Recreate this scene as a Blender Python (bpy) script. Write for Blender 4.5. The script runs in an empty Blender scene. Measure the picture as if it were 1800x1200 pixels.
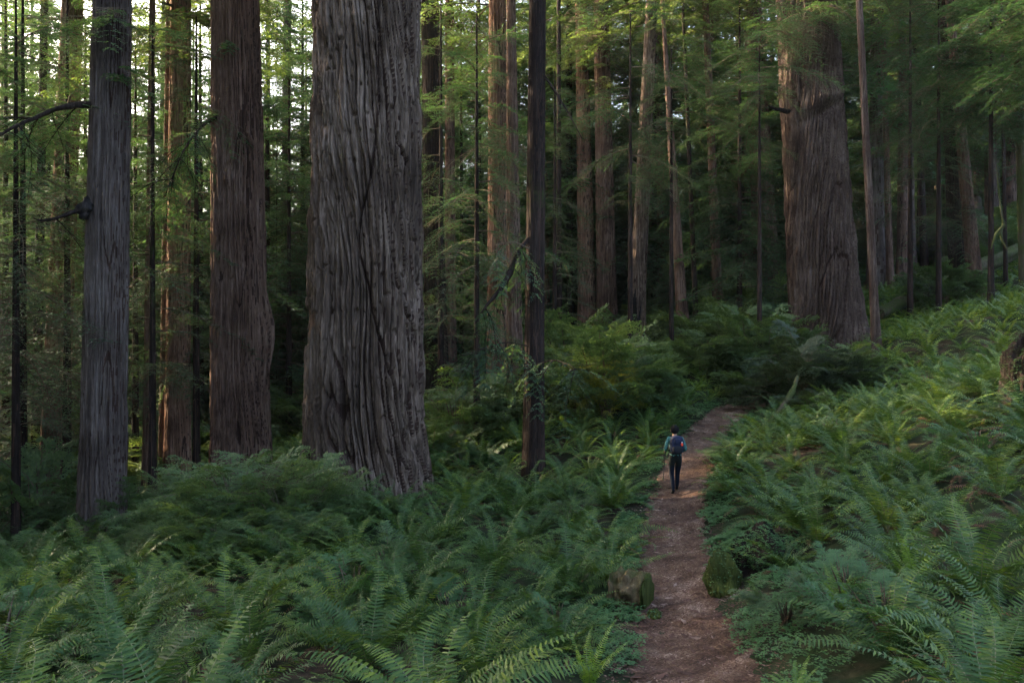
import bpy, bmesh, math, random
import numpy as np
from mathutils import Vector, Matrix

# ------------------------------------------------------------------ camera, sky, sun, exposure
scene = bpy.context.scene
COL = scene.collection
CAM_Z = 1.65
FPX = 1400.0                      # focal length in photo pixels (1800 wide)
cam_d = bpy.data.cameras.new("camera")
cam_d.sensor_width = 36; cam_d.lens = 36 * FPX / 1800; cam_d.clip_start = 0.05; cam_d.clip_end = 3000
cam = bpy.data.objects.new("camera", cam_d); COL.objects.link(cam)
cam.location = (0, 0, CAM_Z); cam.rotation_euler = (math.radians(90), 0, 0)
scene.camera = cam

SUN_EL = math.radians(22)
SUN_AZ = math.radians(-62)         # clockwise from +Y (view direction)
world = bpy.data.worlds.new("World"); scene.world = world; world.use_nodes = True
wn = world.node_tree.nodes; wl = world.node_tree.links
bg = wn["Background"]
sky = wn.new("ShaderNodeTexSky"); sky.sky_type = 'NISHITA'; sky.sun_disc = False
sky.sun_elevation = SUN_EL; sky.sun_rotation = SUN_AZ
sky.air_density = 0.7; sky.dust_density = 6.0; sky.ozone_density = 0.5
wl.new(sky.outputs[0], bg.inputs[0]); bg.inputs[1].default_value = 0.15
sun_d = bpy.data.lights.new("sun", 'SUN'); sun_d.energy = 3.2; sun_d.angle = math.radians(0.5)
sun_d.color = (1.0, 0.80, 0.55)
sun = bpy.data.objects.new("sun", sun_d); COL.objects.link(sun)
sdir = Vector((math.sin(SUN_AZ) * math.cos(SUN_EL), math.cos(SUN_AZ) * math.cos(SUN_EL), math.sin(SUN_EL)))
sun.rotation_euler = sdir.to_track_quat('Z', 'Y').to_euler()
scene.view_settings.view_transform = 'Standard'; scene.view_settings.look = 'None'
scene.view_settings.exposure = 3.7; scene.view_settings.gamma = 1.0
scene.view_settings.use_curve_mapping = False
cy = scene.cycles
cy.max_bounces = 5; cy.diffuse_bounces = 3; cy.glossy_bounces = 2; cy.transmission_bounces = 3
cy.transparent_max_bounces = 4; cy.caustics_reflective = False; cy.caustics_refractive = False
cy.sample_clamp_indirect = 0.7; cy.use_adaptive_sampling = False

rs = np.random.RandomState(7)
random.seed(7)

# ------------------------------------------------------------------ helpers
def W(px, py, Y):
    "photo pixel at depth Y -> world point"
    return ((px - 900) / FPX * Y, Y, CAM_Z + (600 - py) / FPX * Y)

def mesh(name, V, F, mats, midx=None, smooth=False):
    """V (n,3); F list of int arrays (m,3) or (m,4); midx list of arrays / ints per F block"""
    me = bpy.data.meshes.new(name)
    V = np.asarray(V, np.float32)
    me.vertices.add(len(V)); me.vertices.foreach_set("co", V.ravel())
    loops = []; starts = []; mi = []; off = 0
    for b, f in enumerate(F):
        f = np.asarray(f, np.int32)
        if len(f) == 0: continue
        k = f.shape[1]
        loops.append(f.ravel()); starts.append(off + np.arange(len(f)) * k); off += f.size
        m = 0 if midx is None else midx[b]
        mi.append(np.full(len(f), m, np.int32) if np.isscalar(m) else np.asarray(m, np.int32))
    loops = np.concatenate(loops).astype(np.int32); starts = np.concatenate(starts).astype(np.int32)
    mi = np.concatenate(mi)
    me.loops.add(len(loops)); me.loops.foreach_set("vertex_index", loops)
    me.polygons.add(len(starts)); me.polygons.foreach_set("loop_start", starts)
    me.polygons.foreach_set("material_index", mi)
    if smooth: me.polygons.foreach_set("use_smooth", np.ones(len(starts), bool))
    for m in (mats if isinstance(mats, (list, tuple)) else [mats]): me.materials.append(m)
    me.update(calc_edges=True)
    return me

def link(name, data, parent=None, loc=None, rot=None, scale=None):
    o = bpy.data.objects.new(name, data); COL.objects.link(o)
    if parent is not None: o.parent = parent
    if loc is not None: o.location = loc
    if rot is not None: o.rotation_euler = rot
    if scale is not None: o.scale = scale
    return o

def tag(o, label=None, cat=None, group=None, kind=None):
    if label: o["label"] = label
    if cat: o["category"] = cat
    if group: o["group"] = group
    if kind: o["kind"] = kind
    return o

# periodic gradient noise in (u,v), period pu in u
def pnoise(u, v, pu, seed):
    r = np.random.RandomState(seed)
    NV = 256
    pu = int(max(1, pu))
    ang = r.rand(pu, NV) * 2 * np.pi
    gx, gy = np.cos(ang), np.sin(ang)
    iu = np.floor(u).astype(int); iv = np.floor(v).astype(int)
    fu = u - iu; fv = v - iv
    su = fu * fu * fu * (fu * (fu * 6 - 15) + 10); sv = fv * fv * fv * (fv * (fv * 6 - 15) + 10)
    def g(a, b, x, y):
        a = a % pu; b = b % NV
        return gx[a, b] * x + gy[a, b] * y
    n00 = g(iu, iv, fu, fv); n10 = g(iu + 1, iv, fu - 1, fv)
    n01 = g(iu, iv + 1, fu, fv - 1); n11 = g(iu + 1, iv + 1, fu - 1, fv - 1)
    return ((n00 * (1 - su) + n10 * su) * (1 - sv) + (n01 * (1 - su) + n11 * su) * sv) * 1.5

def noise2(x, y, seed):
    return pnoise(x + 64, y + 64, 256, seed)

def sstep(a, b, x):
    t = np.clip((x - a) / (b - a), 0, 1); return t * t * (3 - 2 * t)

# ------------------------------------------------------------------ materials
def new_mat(name):
    m = bpy.data.materials.new(name); m.use_nodes = True
    nt = m.node_tree; b = nt.nodes["Principled BSDF"]
    return m, nt.nodes, nt.links, b

def ramp(n, stops):
    r = n.new("ShaderNodeValToRGB")
    while len(r.color_ramp.elements) < len(stops): r.color_ramp.elements.new(0.5)
    for e, (p, c) in zip(r.color_ramp.elements, stops):
        e.position = p; e.color = (c[0], c[1], c[2], 1)
    return r

def noise_node(n, l, vec, scale, detail=4, rough=0.6):
    t = n.new("ShaderNodeTexNoise"); t.inputs["Scale"].default_value = scale
    t.inputs["Detail"].default_value = detail; t.inputs["Roughness"].default_value = rough
    if vec is not None: l.new(vec, t.inputs["Vector"])
    return t

def leaf_mat(name, c1, c2, c3, trans=0.3, rough=0.5, spec=0.35, world_scale=0.5, tcol=None):
    "leaves: colour differs from leaf to leaf, plant to plant and across the wood"
    m, n, l, b = new_mat(name)
    geo = n.new("ShaderNodeNewGeometry"); oi = n.new("ShaderNodeObjectInfo")
    nz = noise_node(n, l, geo.outputs["Position"], world_scale, 3)
    a1 = n.new("ShaderNodeMath"); a1.operation = 'MULTIPLY_ADD'
    l.new(geo.outputs["Random Per Island"], a1.inputs[0]); a1.inputs[1].default_value = 0.35
    a2 = n.new("ShaderNodeMath"); a2.operation = 'MULTIPLY_ADD'
    l.new(oi.outputs["Random"], a2.inputs[0]); a2.inputs[1].default_value = 0.3
    a3 = n.new("ShaderNodeMath"); a3.operation = 'MULTIPLY_ADD'
    l.new(nz.outputs[0], a3.inputs[0]); a3.inputs[1].default_value = 0.9; a3.inputs[2].default_value = -0.27
    l.new(a3.outputs[0], a2.inputs[2]); l.new(a2.outputs[0], a1.inputs[2])
    r = ramp(n, [(0.0, c1), (0.55, c2), (1.0, c3)]); l.new(a1.outputs[0], r.inputs[0])
    l.new(r.outputs[0], b.inputs["Base Color"])
    b.inputs["Roughness"].default_value = rough; b.inputs["Specular IOR Level"].default_value = spec
    t = n.new("ShaderNodeBsdfTranslucent")
    mixc = n.new("ShaderNodeMix"); mixc.data_type = 'RGBA'; mixc.blend_type = 'MULTIPLY'; mixc.inputs[0].default_value = 1
    l.new(r.outputs[0], mixc.inputs[6]); mixc.inputs[7].default_value = tcol or (2.3, 2.0, 0.85, 1)
    l.new(mixc.outputs[2], t.inputs[0])
    ms = n.new("ShaderNodeMixShader"); ms.inputs[0].default_value = trans
    l.new(b.outputs[0], ms.inputs[1]); l.new(t.outputs[0], ms.inputs[2])
    l.new(ms.outputs[0], n["Material Output"].inputs[0])
    return m

def bark_mat(name, dark, mid, light, moss=0.0, fibre=1.0):
    m, n, l, b = new_mat(name)
    tc = n.new("ShaderNodeTexCoord"); oi = n.new("ShaderNodeObjectInfo")
    mp = n.new("ShaderNodeMapping"); mp.inputs["Scale"].default_value = (11, 11, 0.55)
    l.new(tc.outputs["Object"], mp.inputs[0])
    f1 = noise_node(n, l, mp.outputs[0], 1.0 * fibre, 6, 0.7)
    mp2 = n.new("ShaderNodeMapping"); mp2.inputs["Scale"].default_value = (45, 45, 3.5)
    l.new(tc.outputs["Object"], mp2.inputs[0])
    f2 = noise_node(n, l, mp2.outputs[0], 1.0, 4, 0.7)
    lg = noise_node(n, l, tc.outputs["Object"], 0.55, 4, 0.6)
    s = n.new("ShaderNodeMath"); s.operation = 'MULTIPLY_ADD'
    l.new(f1.outputs[0], s.inputs[0]); s.inputs[1].default_value = 0.75
    s2 = n.new("ShaderNodeMath"); s2.operation = 'MULTIPLY_ADD'
    l.new(f2.outputs[0], s2.inputs[0]); s2.inputs[1].default_value = 0.35
    s3 = n.new("ShaderNodeMath"); s3.operation = 'MULTIPLY_ADD'
    l.new(lg.outputs[0], s3.inputs[0]); s3.inputs[1].default_value = 0.6; s3.inputs[2].default_value = -0.35
    l.new(s3.outputs[0], s2.inputs[2]); l.new(s2.outputs[0], s.inputs[2])
    r = ramp(n, [(0.28, dark), (0.5, mid), (0.75, light)]); l.new(s.outputs[0], r.inputs[0])
    col = r.outputs[0]
    if moss > 0:
        geo = n.new("ShaderNodeNewGeometry")
        mn = noise_node(n, l, geo.outputs["Position"], 0.9, 6, 0.75)
        mr = ramp(n, [(0.62 - moss * 0.35, (0, 0, 0)), (0.78 - moss * 0.3, (1, 1, 1))]); l.new(mn.outputs[0], mr.inputs[0])
        mx = n.new("ShaderNodeMix"); mx.data_type = 'RGBA'
        l.new(mr.outputs[0], mx.inputs[0]); l.new(col, mx.inputs[6]); mx.inputs[7].default_value = (0.045, 0.06, 0.018, 1)
        col = mx.outputs[2]
    l.new(col, b.inputs["Base Color"])
    b.inputs["Roughness"].default_value = 0.95; b.inputs["Specular IOR Level"].default_value = 0.08
    bp = n.new("ShaderNodeBump"); bp.inputs["Strength"].default_value = 1.0; bp.inputs["Distance"].default_value = 0.09
    l.new(s.outputs[0], bp.inputs["Height"]); l.new(bp.outputs[0], b.inputs["Normal"])
    return m

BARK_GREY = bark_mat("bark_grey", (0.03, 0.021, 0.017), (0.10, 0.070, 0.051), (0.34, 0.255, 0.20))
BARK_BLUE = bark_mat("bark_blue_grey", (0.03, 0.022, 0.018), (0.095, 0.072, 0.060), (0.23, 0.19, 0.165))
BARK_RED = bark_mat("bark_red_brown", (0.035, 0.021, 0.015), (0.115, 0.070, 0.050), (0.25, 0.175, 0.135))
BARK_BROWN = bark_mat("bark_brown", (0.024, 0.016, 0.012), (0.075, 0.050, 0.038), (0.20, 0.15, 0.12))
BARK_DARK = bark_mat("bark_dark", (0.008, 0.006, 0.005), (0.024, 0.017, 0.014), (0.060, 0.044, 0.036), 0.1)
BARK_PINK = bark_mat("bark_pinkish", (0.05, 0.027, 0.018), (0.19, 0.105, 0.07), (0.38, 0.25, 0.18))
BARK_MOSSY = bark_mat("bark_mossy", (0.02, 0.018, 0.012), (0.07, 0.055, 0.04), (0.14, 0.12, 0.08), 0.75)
BARK_CHAR = bark_mat("bark_charred", (0.006, 0.005, 0.005), (0.02, 0.017, 0.016), (0.06, 0.05, 0.045))
MOSS = bark_mat("moss", (0.02, 0.022, 0.008), (0.06, 0.075, 0.018), (0.12, 0.14, 0.035), 0.3, 2.0)
TWIG = bark_mat("dead_twig", (0.04, 0.03, 0.02), (0.12, 0.09, 0.06), (0.25, 0.2, 0.15))

BARK_INNER_SHADE = bark_mat("bark_inner_shade", (0.022, 0.013, 0.010), (0.050, 0.030, 0.023), (0.10, 0.062, 0.048))  # red-brown inner bark, its dark tone also painting shade into deep furrows
LEAF_UNDER = leaf_mat("needles_understory", (0.014, 0.036, 0.022), (0.034, 0.078, 0.042), (0.085, 0.14, 0.055), 0.4, 0.5)
LEAF_CROWN = leaf_mat("needles_redwood", (0.03, 0.055, 0.025), (0.06, 0.10, 0.04), (0.11, 0.16, 0.05), 0.4, 0.5)
LEAF_FAR = leaf_mat("needles_far", (0.020, 0.048, 0.032), (0.045, 0.094, 0.055), (0.11, 0.16, 0.065), 0.42, 0.55, world_scale=0.12)
LEAF_SHRUB = leaf_mat("shrub_leaves", (0.025, 0.05, 0.022), (0.07, 0.12, 0.045), (0.15, 0.21, 0.07), 0.3, 0.55)
LEAF_SHRUB_SUNPAINT = leaf_mat("shrub_leaves_sunpaint", (0.05, 0.08, 0.018), (0.12, 0.15, 0.03), (0.26, 0.25, 0.05), 0.4, 0.5)  # the yellow of sunlight put into one bush's leaf colour
LEAF_SHRUB_DARK = leaf_mat("shrub_leaves_dark", (0.012, 0.024, 0.012), (0.034, 0.056, 0.025), (0.07, 0.10, 0.04), 0.25, 0.45)
FERN = leaf_mat("fern_green", (0.014, 0.038, 0.012), (0.046, 0.094, 0.024), (0.17, 0.22, 0.03), 0.24, 0.48, 0.2, 1.3)
FERN_YELLOW = leaf_mat("fern_fresh", (0.06, 0.12, 0.02), (0.10, 0.19, 0.03), (0.16, 0.25, 0.05), 0.35, 0.45)
FERN_DEAD = leaf_mat("fern_dead", (0.05, 0.028, 0.015), (0.11, 0.06, 0.032), (0.20, 0.12, 0.07), 0.2, 0.8, 0.2, tcol=(1.4, 1, .8, 1))
RACHIS = leaf_mat("fern_stem", (0.06, 0.07, 0.025), (0.11, 0.12, 0.05), (0.2, 0.18, 0.09), 0.0, 0.5)
OXALIS = leaf_mat("sorrel_leaves", (0.03, 0.08, 0.028), (0.05, 0.12, 0.04), (0.09, 0.17, 0.06), 0.25, 0.5)
LITTER = leaf_mat("dead_leaf_bits", (0.02, 0.011, 0.008), (0.11, 0.062, 0.046), (0.50, 0.38, 0.30), 0.0, 0.9, 0.1, 2.0)

def ground_mat():
    m, n, l, b = new_mat("forest_floor")
    g = n.new("ShaderNodeNewGeometry")
    a = noise_node(n, l, g.outputs["Position"], 3.0, 8, 0.75)
    c = noise_node(n, l, g.outputs["Position"], 0.5, 4, 0.6)
    r = ramp(n, [(0.36, (0.010, 0.008, 0.006)), (0.5, (0.032, 0.022, 0.015)), (0.65, (0.075, 0.05, 0.032))]); l.new(a.outputs[0], r.inputs[0])
    r2 = ramp(n, [(0.38, (0, 0, 0)), (0.52, (1, 1, 1))]); l.new(c.outputs[0], r2.inputs[0])
    mx = n.new("ShaderNodeMix"); mx.data_type = 'RGBA'; l.new(r2.outputs[0], mx.inputs[0]); l.new(r.outputs[0], mx.inputs[6])
    mx.inputs[7].default_value = (0.018, 0.030, 0.011, 1)
    l.new(mx.outputs[2], b.inputs["Base Color"]); b.inputs["Roughness"].default_value = 0.95; b.inputs["Specular IOR Level"].default_value = 0.1
    bp = n.new("ShaderNodeBump"); bp.inputs["Strength"].default_value = 1; bp.inputs["Distance"].default_value = 0.06
    l.new(a.outputs[0], bp.inputs["Height"]); l.new(bp.outputs[0], b.inputs["Normal"])
    return m

def trail_mat():
    m, n, l, b = new_mat("trail_duff")
    g = n.new("ShaderNodeNewGeometry")
    a = noise_node(n, l, g.outputs["Position"], 26.0, 8, 0.8)
    c = noise_node(n, l, g.outputs["Position"], 1.6, 4, 0.6)
    v = n.new("ShaderNodeTexVoronoi"); v.inputs["Scale"].default_value = 30; l.new(g.outputs["Position"], v.inputs["Vector"])
    s = n.new("ShaderNodeMath"); s.operation = 'MULTIPLY_ADD'; l.new(c.outputs[0], s.inputs[0]); s.inputs[1].default_value = 0.5
    s2 = n.new("ShaderNodeMath"); s2.operation = 'MULTIPLY_ADD'; l.new(a.outputs[0], s2.inputs[0]); s2.inputs[1].default_value = 0.8; s2.inputs[2].default_value = -0.15
    l.new(s2.outputs[0], s.inputs[2])
    r = ramp(n, [(0.36, (0.020, 0.011, 0.008)), (0.48, (0.088, 0.050, 0.031)), (0.58, (0.155, 0.096, 0.064)), (0.66, (0.34, 0.25, 0.20))]); l.new(s.outputs[0], r.inputs[0])
    l.new(r.outputs[0], b.inputs["Base Color"]); b.inputs["Roughness"].default_value = 0.95; b.inputs["Specular IOR Level"].default_value = 0.15
    bp = n.new("ShaderNodeBump"); bp.inputs["Strength"].default_value = 1; bp.inputs["Distance"].default_value = 0.02
    l.new(a.outputs[0], bp.inputs["Height"]); l.new(bp.outputs[0], b.inputs["Normal"])
    return m

def plain(name, col, rough=0.7, var=0.25, scale=30):
    m, n, l, b = new_mat(name)
    tc = n.new("ShaderNodeTexCoord"); t = noise_node(n, l, tc.outputs["Object"], scale, 4)
    r = ramp(n, [(0.3, tuple(c * (1 - var) for c in col)), (0.7, tuple(min(1, c * (1 + var)) for c in col))])
    l.new(t.outputs[0], r.inputs[0]); l.new(r.outputs[0], b.inputs["Base Color"]); b.inputs["Roughness"].default_value = rough; b.inputs["Specular IOR Level"].default_value = 0.15
    return m

# ------------------------------------------------------------------ terrain
TRAIL_PX = [(1225, 1200, 8.5), (1205, 1100, 11), (1192, 1050, 12.5), (1180, 960, 15.5), (1184, 900, 18),
            (1192, 858, 19.8), (1210, 800, 23), (1240, 760, 26), (1287, 717, 29.5), (1350, 708, 31.5), (1440, 702, 33)]
TRAIL = [(0.0, -3.0, 0.4), (0.0, 0.0, 0.0), (0.85, 4.0, -0.95)] + [W(*p) for p in TRAIL_PX]
CP = list(TRAIL)
for p in [(640, 868, 20), (420, 838, 25), (178, 978, 19), (290, 878, 28), (70, 895, 30), (60, 1030, 14.5),
          (937, 858, 22), (905, 730, 33), (780, 695, 38), (1110, 612, 46), (1040, 602, 50), (1200, 628, 42), (1255, 592, 46),
          (1080, 722, 28), (10, 800, 50), (500, 800, 35), (500, 765, 50), (800, 660, 60),
          (1455, 615, 38), (1538, 618, 32), (1800, 520, 42), (1695, 512, 45), (1550, 530, 48), (1700, 640, 27), (1790, 705, 18),
          (1300, 640, 36), (1240, 668, 34), (1380, 655, 36),
          (1800, 875, 12), (1500, 960, 12), (1320, 1035, 12), (1400, 790, 20), (1300, 833, 20), (1600, 745, 20),
          (1500, 430, 90), (1800, 400, 80), (1300, 545, 80), (700, 1058, 12), (500, 950, 16)]:
    CP.append(W(*p))
def Z(v): return v + CAM_Z
CP += [(-4, 6, Z(-3.1)), (-8, 9, Z(-3.9)), (-2, 4, Z(-2.55)), (-6, 3, Z(-2.7)), (3.2, 6, Z(-2.75)), (6, 6, Z(-2.0)), (9, 8, Z(-1.5)),
       (6, 3, Z(-1.6)), (3, 0, Z(-1.5)), (-3, 0, Z(-1.9)), (12, 0, Z(-0.2)), (-10, 0, Z(-2.8)), (0, -15, Z(0.5)),
       (-32, 50, Z(-7.5)), (-55, 80, Z(-10)), (-20, 60, Z(-6.5)), (0, 75, Z(-2)), (0, 110, Z(1)), (60, 60, Z(18)), (60, 20, Z(17)),
       (30, 12, Z(6)), (100, 40, Z(34)), (100, -20, Z(30)), (-100, 40, Z(-14)), (0, 160, Z(6)), (100, 150, Z(34)), (-100, 150, Z(-16)), (-40, 0, Z(-6)), (-100, -30, Z(-12))]
CP = np.array(CP)
def _phi(r2): return 0.5 * r2 * np.log(r2 + 1e-9)
def _tps(cp, lam=0.6):
    n = len(cp); d = cp[:, None, :2] - cp[None, :, :2]; K = _phi((d ** 2).sum(2)) + lam * np.eye(n)
    P = np.c_[np.ones(n), cp[:, :2]]
    A = np.block([[K, P], [P.T, np.zeros((3, 3))]])
    return np.linalg.solve(A, np.r_[cp[:, 2], 0, 0, 0])
_wt = _tps(CP)
TR = np.array(TRAIL)
# densify the trail
_t = []
for i in range(len(TR) - 1):
    for k in range(12): _t.append(TR[i] + (TR[i + 1] - TR[i]) * k / 12)
_t.append(TR[-1]); TRD = np.array(_t)
for _ in range(12): TRD[1:-1] = (TRD[:-2] + TRD[1:-1] * 2 + TRD[2:]) / 4
def trail_dist(x, y):
    x = np.atleast_1d(x); y = np.atleast_1d(y)
    out = np.full(x.shape, 1e9)
    for p in TRD: out = np.minimum(out, (x - p[0]) ** 2 + (y - p[1]) ** 2)
    return np.sqrt(out)
def H(x, y, fine=True):
    x = np.atleast_1d(np.asarray(x, float)); y = np.atleast_1d(np.asarray(y, float))
    xc = np.clip(x, -110, 110); yc = np.clip(y, -40, 165)
    z = _wt[-3] + _wt[-2] * xc + _wt[-1] * yc
    for c, w in zip(CP, _wt[:-3]): z = z + w * _phi((xc - c[0]) ** 2 + (yc - c[1]) ** 2)
    if fine:
        z = z + 0.10 * noise2(x * 0.7, y * 0.7, 3) + 0.05 * noise2(x * 2.1, y * 2.1, 4)
        d = trail_dist(x, y)
        z = z - 0.10 * (1 - sstep(0.3, 1.3, d))
    return z
def h1(x, y): return float(H(x, y)[0])

def stretch(lo, hi, core_lo, core_hi, step):
    a = list(np.arange(core_lo, core_hi, step)); s = step; v = a[-1]
    while v < hi: s *= 1.13; v += s; a.append(v)
    s = step; v = core_lo
    while v > lo: s *= 1.13; v -= s; a.insert(0, v)
    return np.array(a)
gx = stretch(-700, 700, -22, 28, 0.3); gy = stretch(-500, 900, -2, 48, 0.3)
GX, GY = np.meshgrid(gx, gy)
GZ = H(GX.ravel(), GY.ravel())
nv, nu = GX.shape
idx = np.arange(nu * nv).reshape(nv, nu)
Q = np.stack([idx[:-1, :-1], idx[:-1, 1:], idx[1:, 1:], idx[1:, :-1]], -1).reshape(-1, 4)
ground = link("ground", mesh("ground", np.c_[GX.ravel(), GY.ravel(), GZ], [Q], ground_mat(), smooth=True))
tag(ground, kind="structure")

# trail strip
Nt = 900; nw = 15
s = np.linspace(0, 1, len(TRD)); si = np.linspace(0, 1, Nt)
cx = np.interp(si, s, TRD[:, 0]); cyy = np.interp(si, s, TRD[:, 1])
for _ in range(60):
    cx[1:-1] = (cx[:-2] + cx[2:]) / 2; cyy[1:-1] = (cyy[:-2] + cyy[2:]) / 2
tx = np.gradient(cx); ty = np.gradient(cyy); ln = np.hypot(tx, ty); tx /= ln; ty /= ln
hw_l = 0.74 + 0.16 * noise2(cyy * 0.8, cyy * 0, 11) + 0.14 * noise2(cyy * 3.3, cyy * 0, 12)
hw_r = 0.74 + 0.16 * noise2(cyy * 0.8, cyy * 0 + 7, 13) + 0.14 * noise2(cyy * 3.3, cyy * 0 + 9, 14)
cols = []
for k in range(nw):
    q = k / (nw - 1) * 2 - 1
    wdt = np.where(q < 0, hw_l, hw_r) * q
    X = cx + ty * wdt; Yv = cyy - tx * wdt
    zz = H(X, Yv) + 0.035 * (1 - abs(q) ** 4) - 0.05 * (abs(q) > 0.99) + 0.008 * noise2(X * 9, Yv * 9, 15)
    cols.append(np.c_[X, Yv, zz])
V = np.stack(cols, 1).reshape(-1, 3)
idx = np.arange(Nt * nw).reshape(Nt, nw)
Q = np.stack([idx[:-1, :-1], idx[:-1, 1:], idx[1:, 1:], idx[1:, :-1]], -1).reshape(-1, 4)
trail = link("path", mesh("path", V, [Q], trail_mat(), smooth=True)); tag(trail, kind="structure")
trail["label"] = "red-brown dirt path winding between the ferns"

# ------------------------------------------------------------------ trunks
def trunk_mesh(name, mat, r_fn, Htot, circ_n, zs, seed, furrow_w=0.2, depth=0.07, lobes=6, lobe_amp=0.08, lean=(0, 0), bend=0.0, twist=0.05, extra=None, char=None):
    """bark relief is real geometry: braided furrows, flakes and root flutes"""
    th = np.arange(circ_n) / circ_n
    T, Zz = np.meshgrid(th, zs)
    R = r_fn(Zz)
    rref = r_fn(np.array([2.5]))[0]
    K = max(5, int(round(2 * np.pi * rref / furrow_w)))
    tw = T + twist * Zz / 10.0 + 0.008 * np.sin(Zz * 0.35 + seed)
    u = tw * K
    kw = max(2, K // 4)
    wa = pnoise(tw * kw, Zz * 0.22 + 3, kw, seed + 1)
    wb = pnoise(tw * K, Zz * 0.7 + 3, K, seed + 11)
    u2 = u + 0.5 * wa + 0.12 * wb
    m_ = 0.5 + 0.5 * pnoise(tw * 4, Zz * 0.15 + 50, 4, seed + 16)
    def groove(n_, w_): return np.clip(1 - np.abs(n_) / w_, 0, 1) ** 0.7
    Kb = max(2, K // 3)
    n0 = np.sin(2 * np.pi * (tw * max(3, Kb // 2) + 0.55 * pnoise(tw * Kb, Zz * 0.13 + 20, Kb, seed + 12) + 0.05 * wb)) + 0.25 * (1 - m_)
    n1 = 0.55 * pnoise(u2, Zz * 0.16 + 10, K, seed + 2) + 0.5 * np.sin(np.pi * (2 * (u + 0.75 * wa + 0.10 * wb)))
    K2 = int(K * 2); K3 = K * 4; K4 = K * 9
    n2 = pnoise(u2 * 2 + 0.4 * wa, Zz * 0.38 + 5, K2, seed + 3)
    n3 = pnoise(u2 * 4 + 0.5 * wb, Zz * 0.8, K3, seed + 4)
    n4 = pnoise(u2 * 9, Zz * 1.6, K4, seed + 5)
    n5 = pnoise(u2 * 3, Zz * 4.5, K * 3, seed + 9)
    m = 0.5 + 0.5 * pnoise(tw * 3, Zz * 0.2, 3, seed + 6)
    D = -depth * (1.0 * groove(n0, 0.12) + groove(n1, 0.17) * (0.55 + 0.6 * m) + 0.5 * groove(n2, 0.20) + 0.20 * groove(n3, 0.3))
    D = D + depth * (0.30 * n1 + 0.16 * n3 + 0.13 * n4) - depth * 0.45 * sstep(0.48, 0.62, n5)
    lb = pnoise(tw * lobes, Zz * 0.04, lobes, seed + 7)
    fl = np.exp(-Zz / 1.6)
    D = D + R * lobe_amp * lb * (0.5 + 2.2 * fl)
    D = D + 0.02 * pnoise(T * 6, Zz * 0.6, 6, seed + 8) * rref
    deep = (groove(n1, 0.17) * (0.55 + 0.6 * m) > 0.60) | (groove(n0, 0.10) > .55)  # groove faces that take the shade-dark inner bark
    if extra is not None: D = D + extra(T, Zz, R)
    hh = Zz / Htot
    cxx = lean[0] * Zz + bend * np.sin(np.pi * np.clip(Zz / 14, 0, 2))
    cyy_ = lean[1] * Zz
    Rr = np.maximum(R + D * np.clip(R / rref, 0.3, 1.5), 0.02)
    A = T * 2 * np.pi
    V = np.stack([cxx + Rr * np.cos(A), cyy_ + Rr * np.sin(A), Zz], -1).reshape(-1, 3)
    ni, nj = T.shape
    idx = np.arange(ni * nj).reshape(ni, nj)
    nx = np.roll(idx, -1, 1)
    Q = np.stack([idx[:-1], nx[:-1], nx[1:], idx[1:]], -1).reshape(-1, 4)
    mats = [mat, BARK_INNER_SHADE]; mi = deep[:-1].ravel().astype(np.int32)
    if char is not None:
        mats.append(BARK_CHAR)
        cu = T[:-1].ravel(); cz = Zz[:-1].ravel()
        mi = np.where(char(cu, cz), 2, mi).astype(np.int32)
    return mesh(name, V, [Q], mats, [mi], smooth=circ_n < 60)

def zlist(hv, dz, Htot):
    z = list(np.arange(-0.8, hv, dz)); s = dz; v = z[-1]
    while v < Htot: s = min(s * 1.35, 2.5); v += s; z.append(v)
    return np.array(z)

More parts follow.
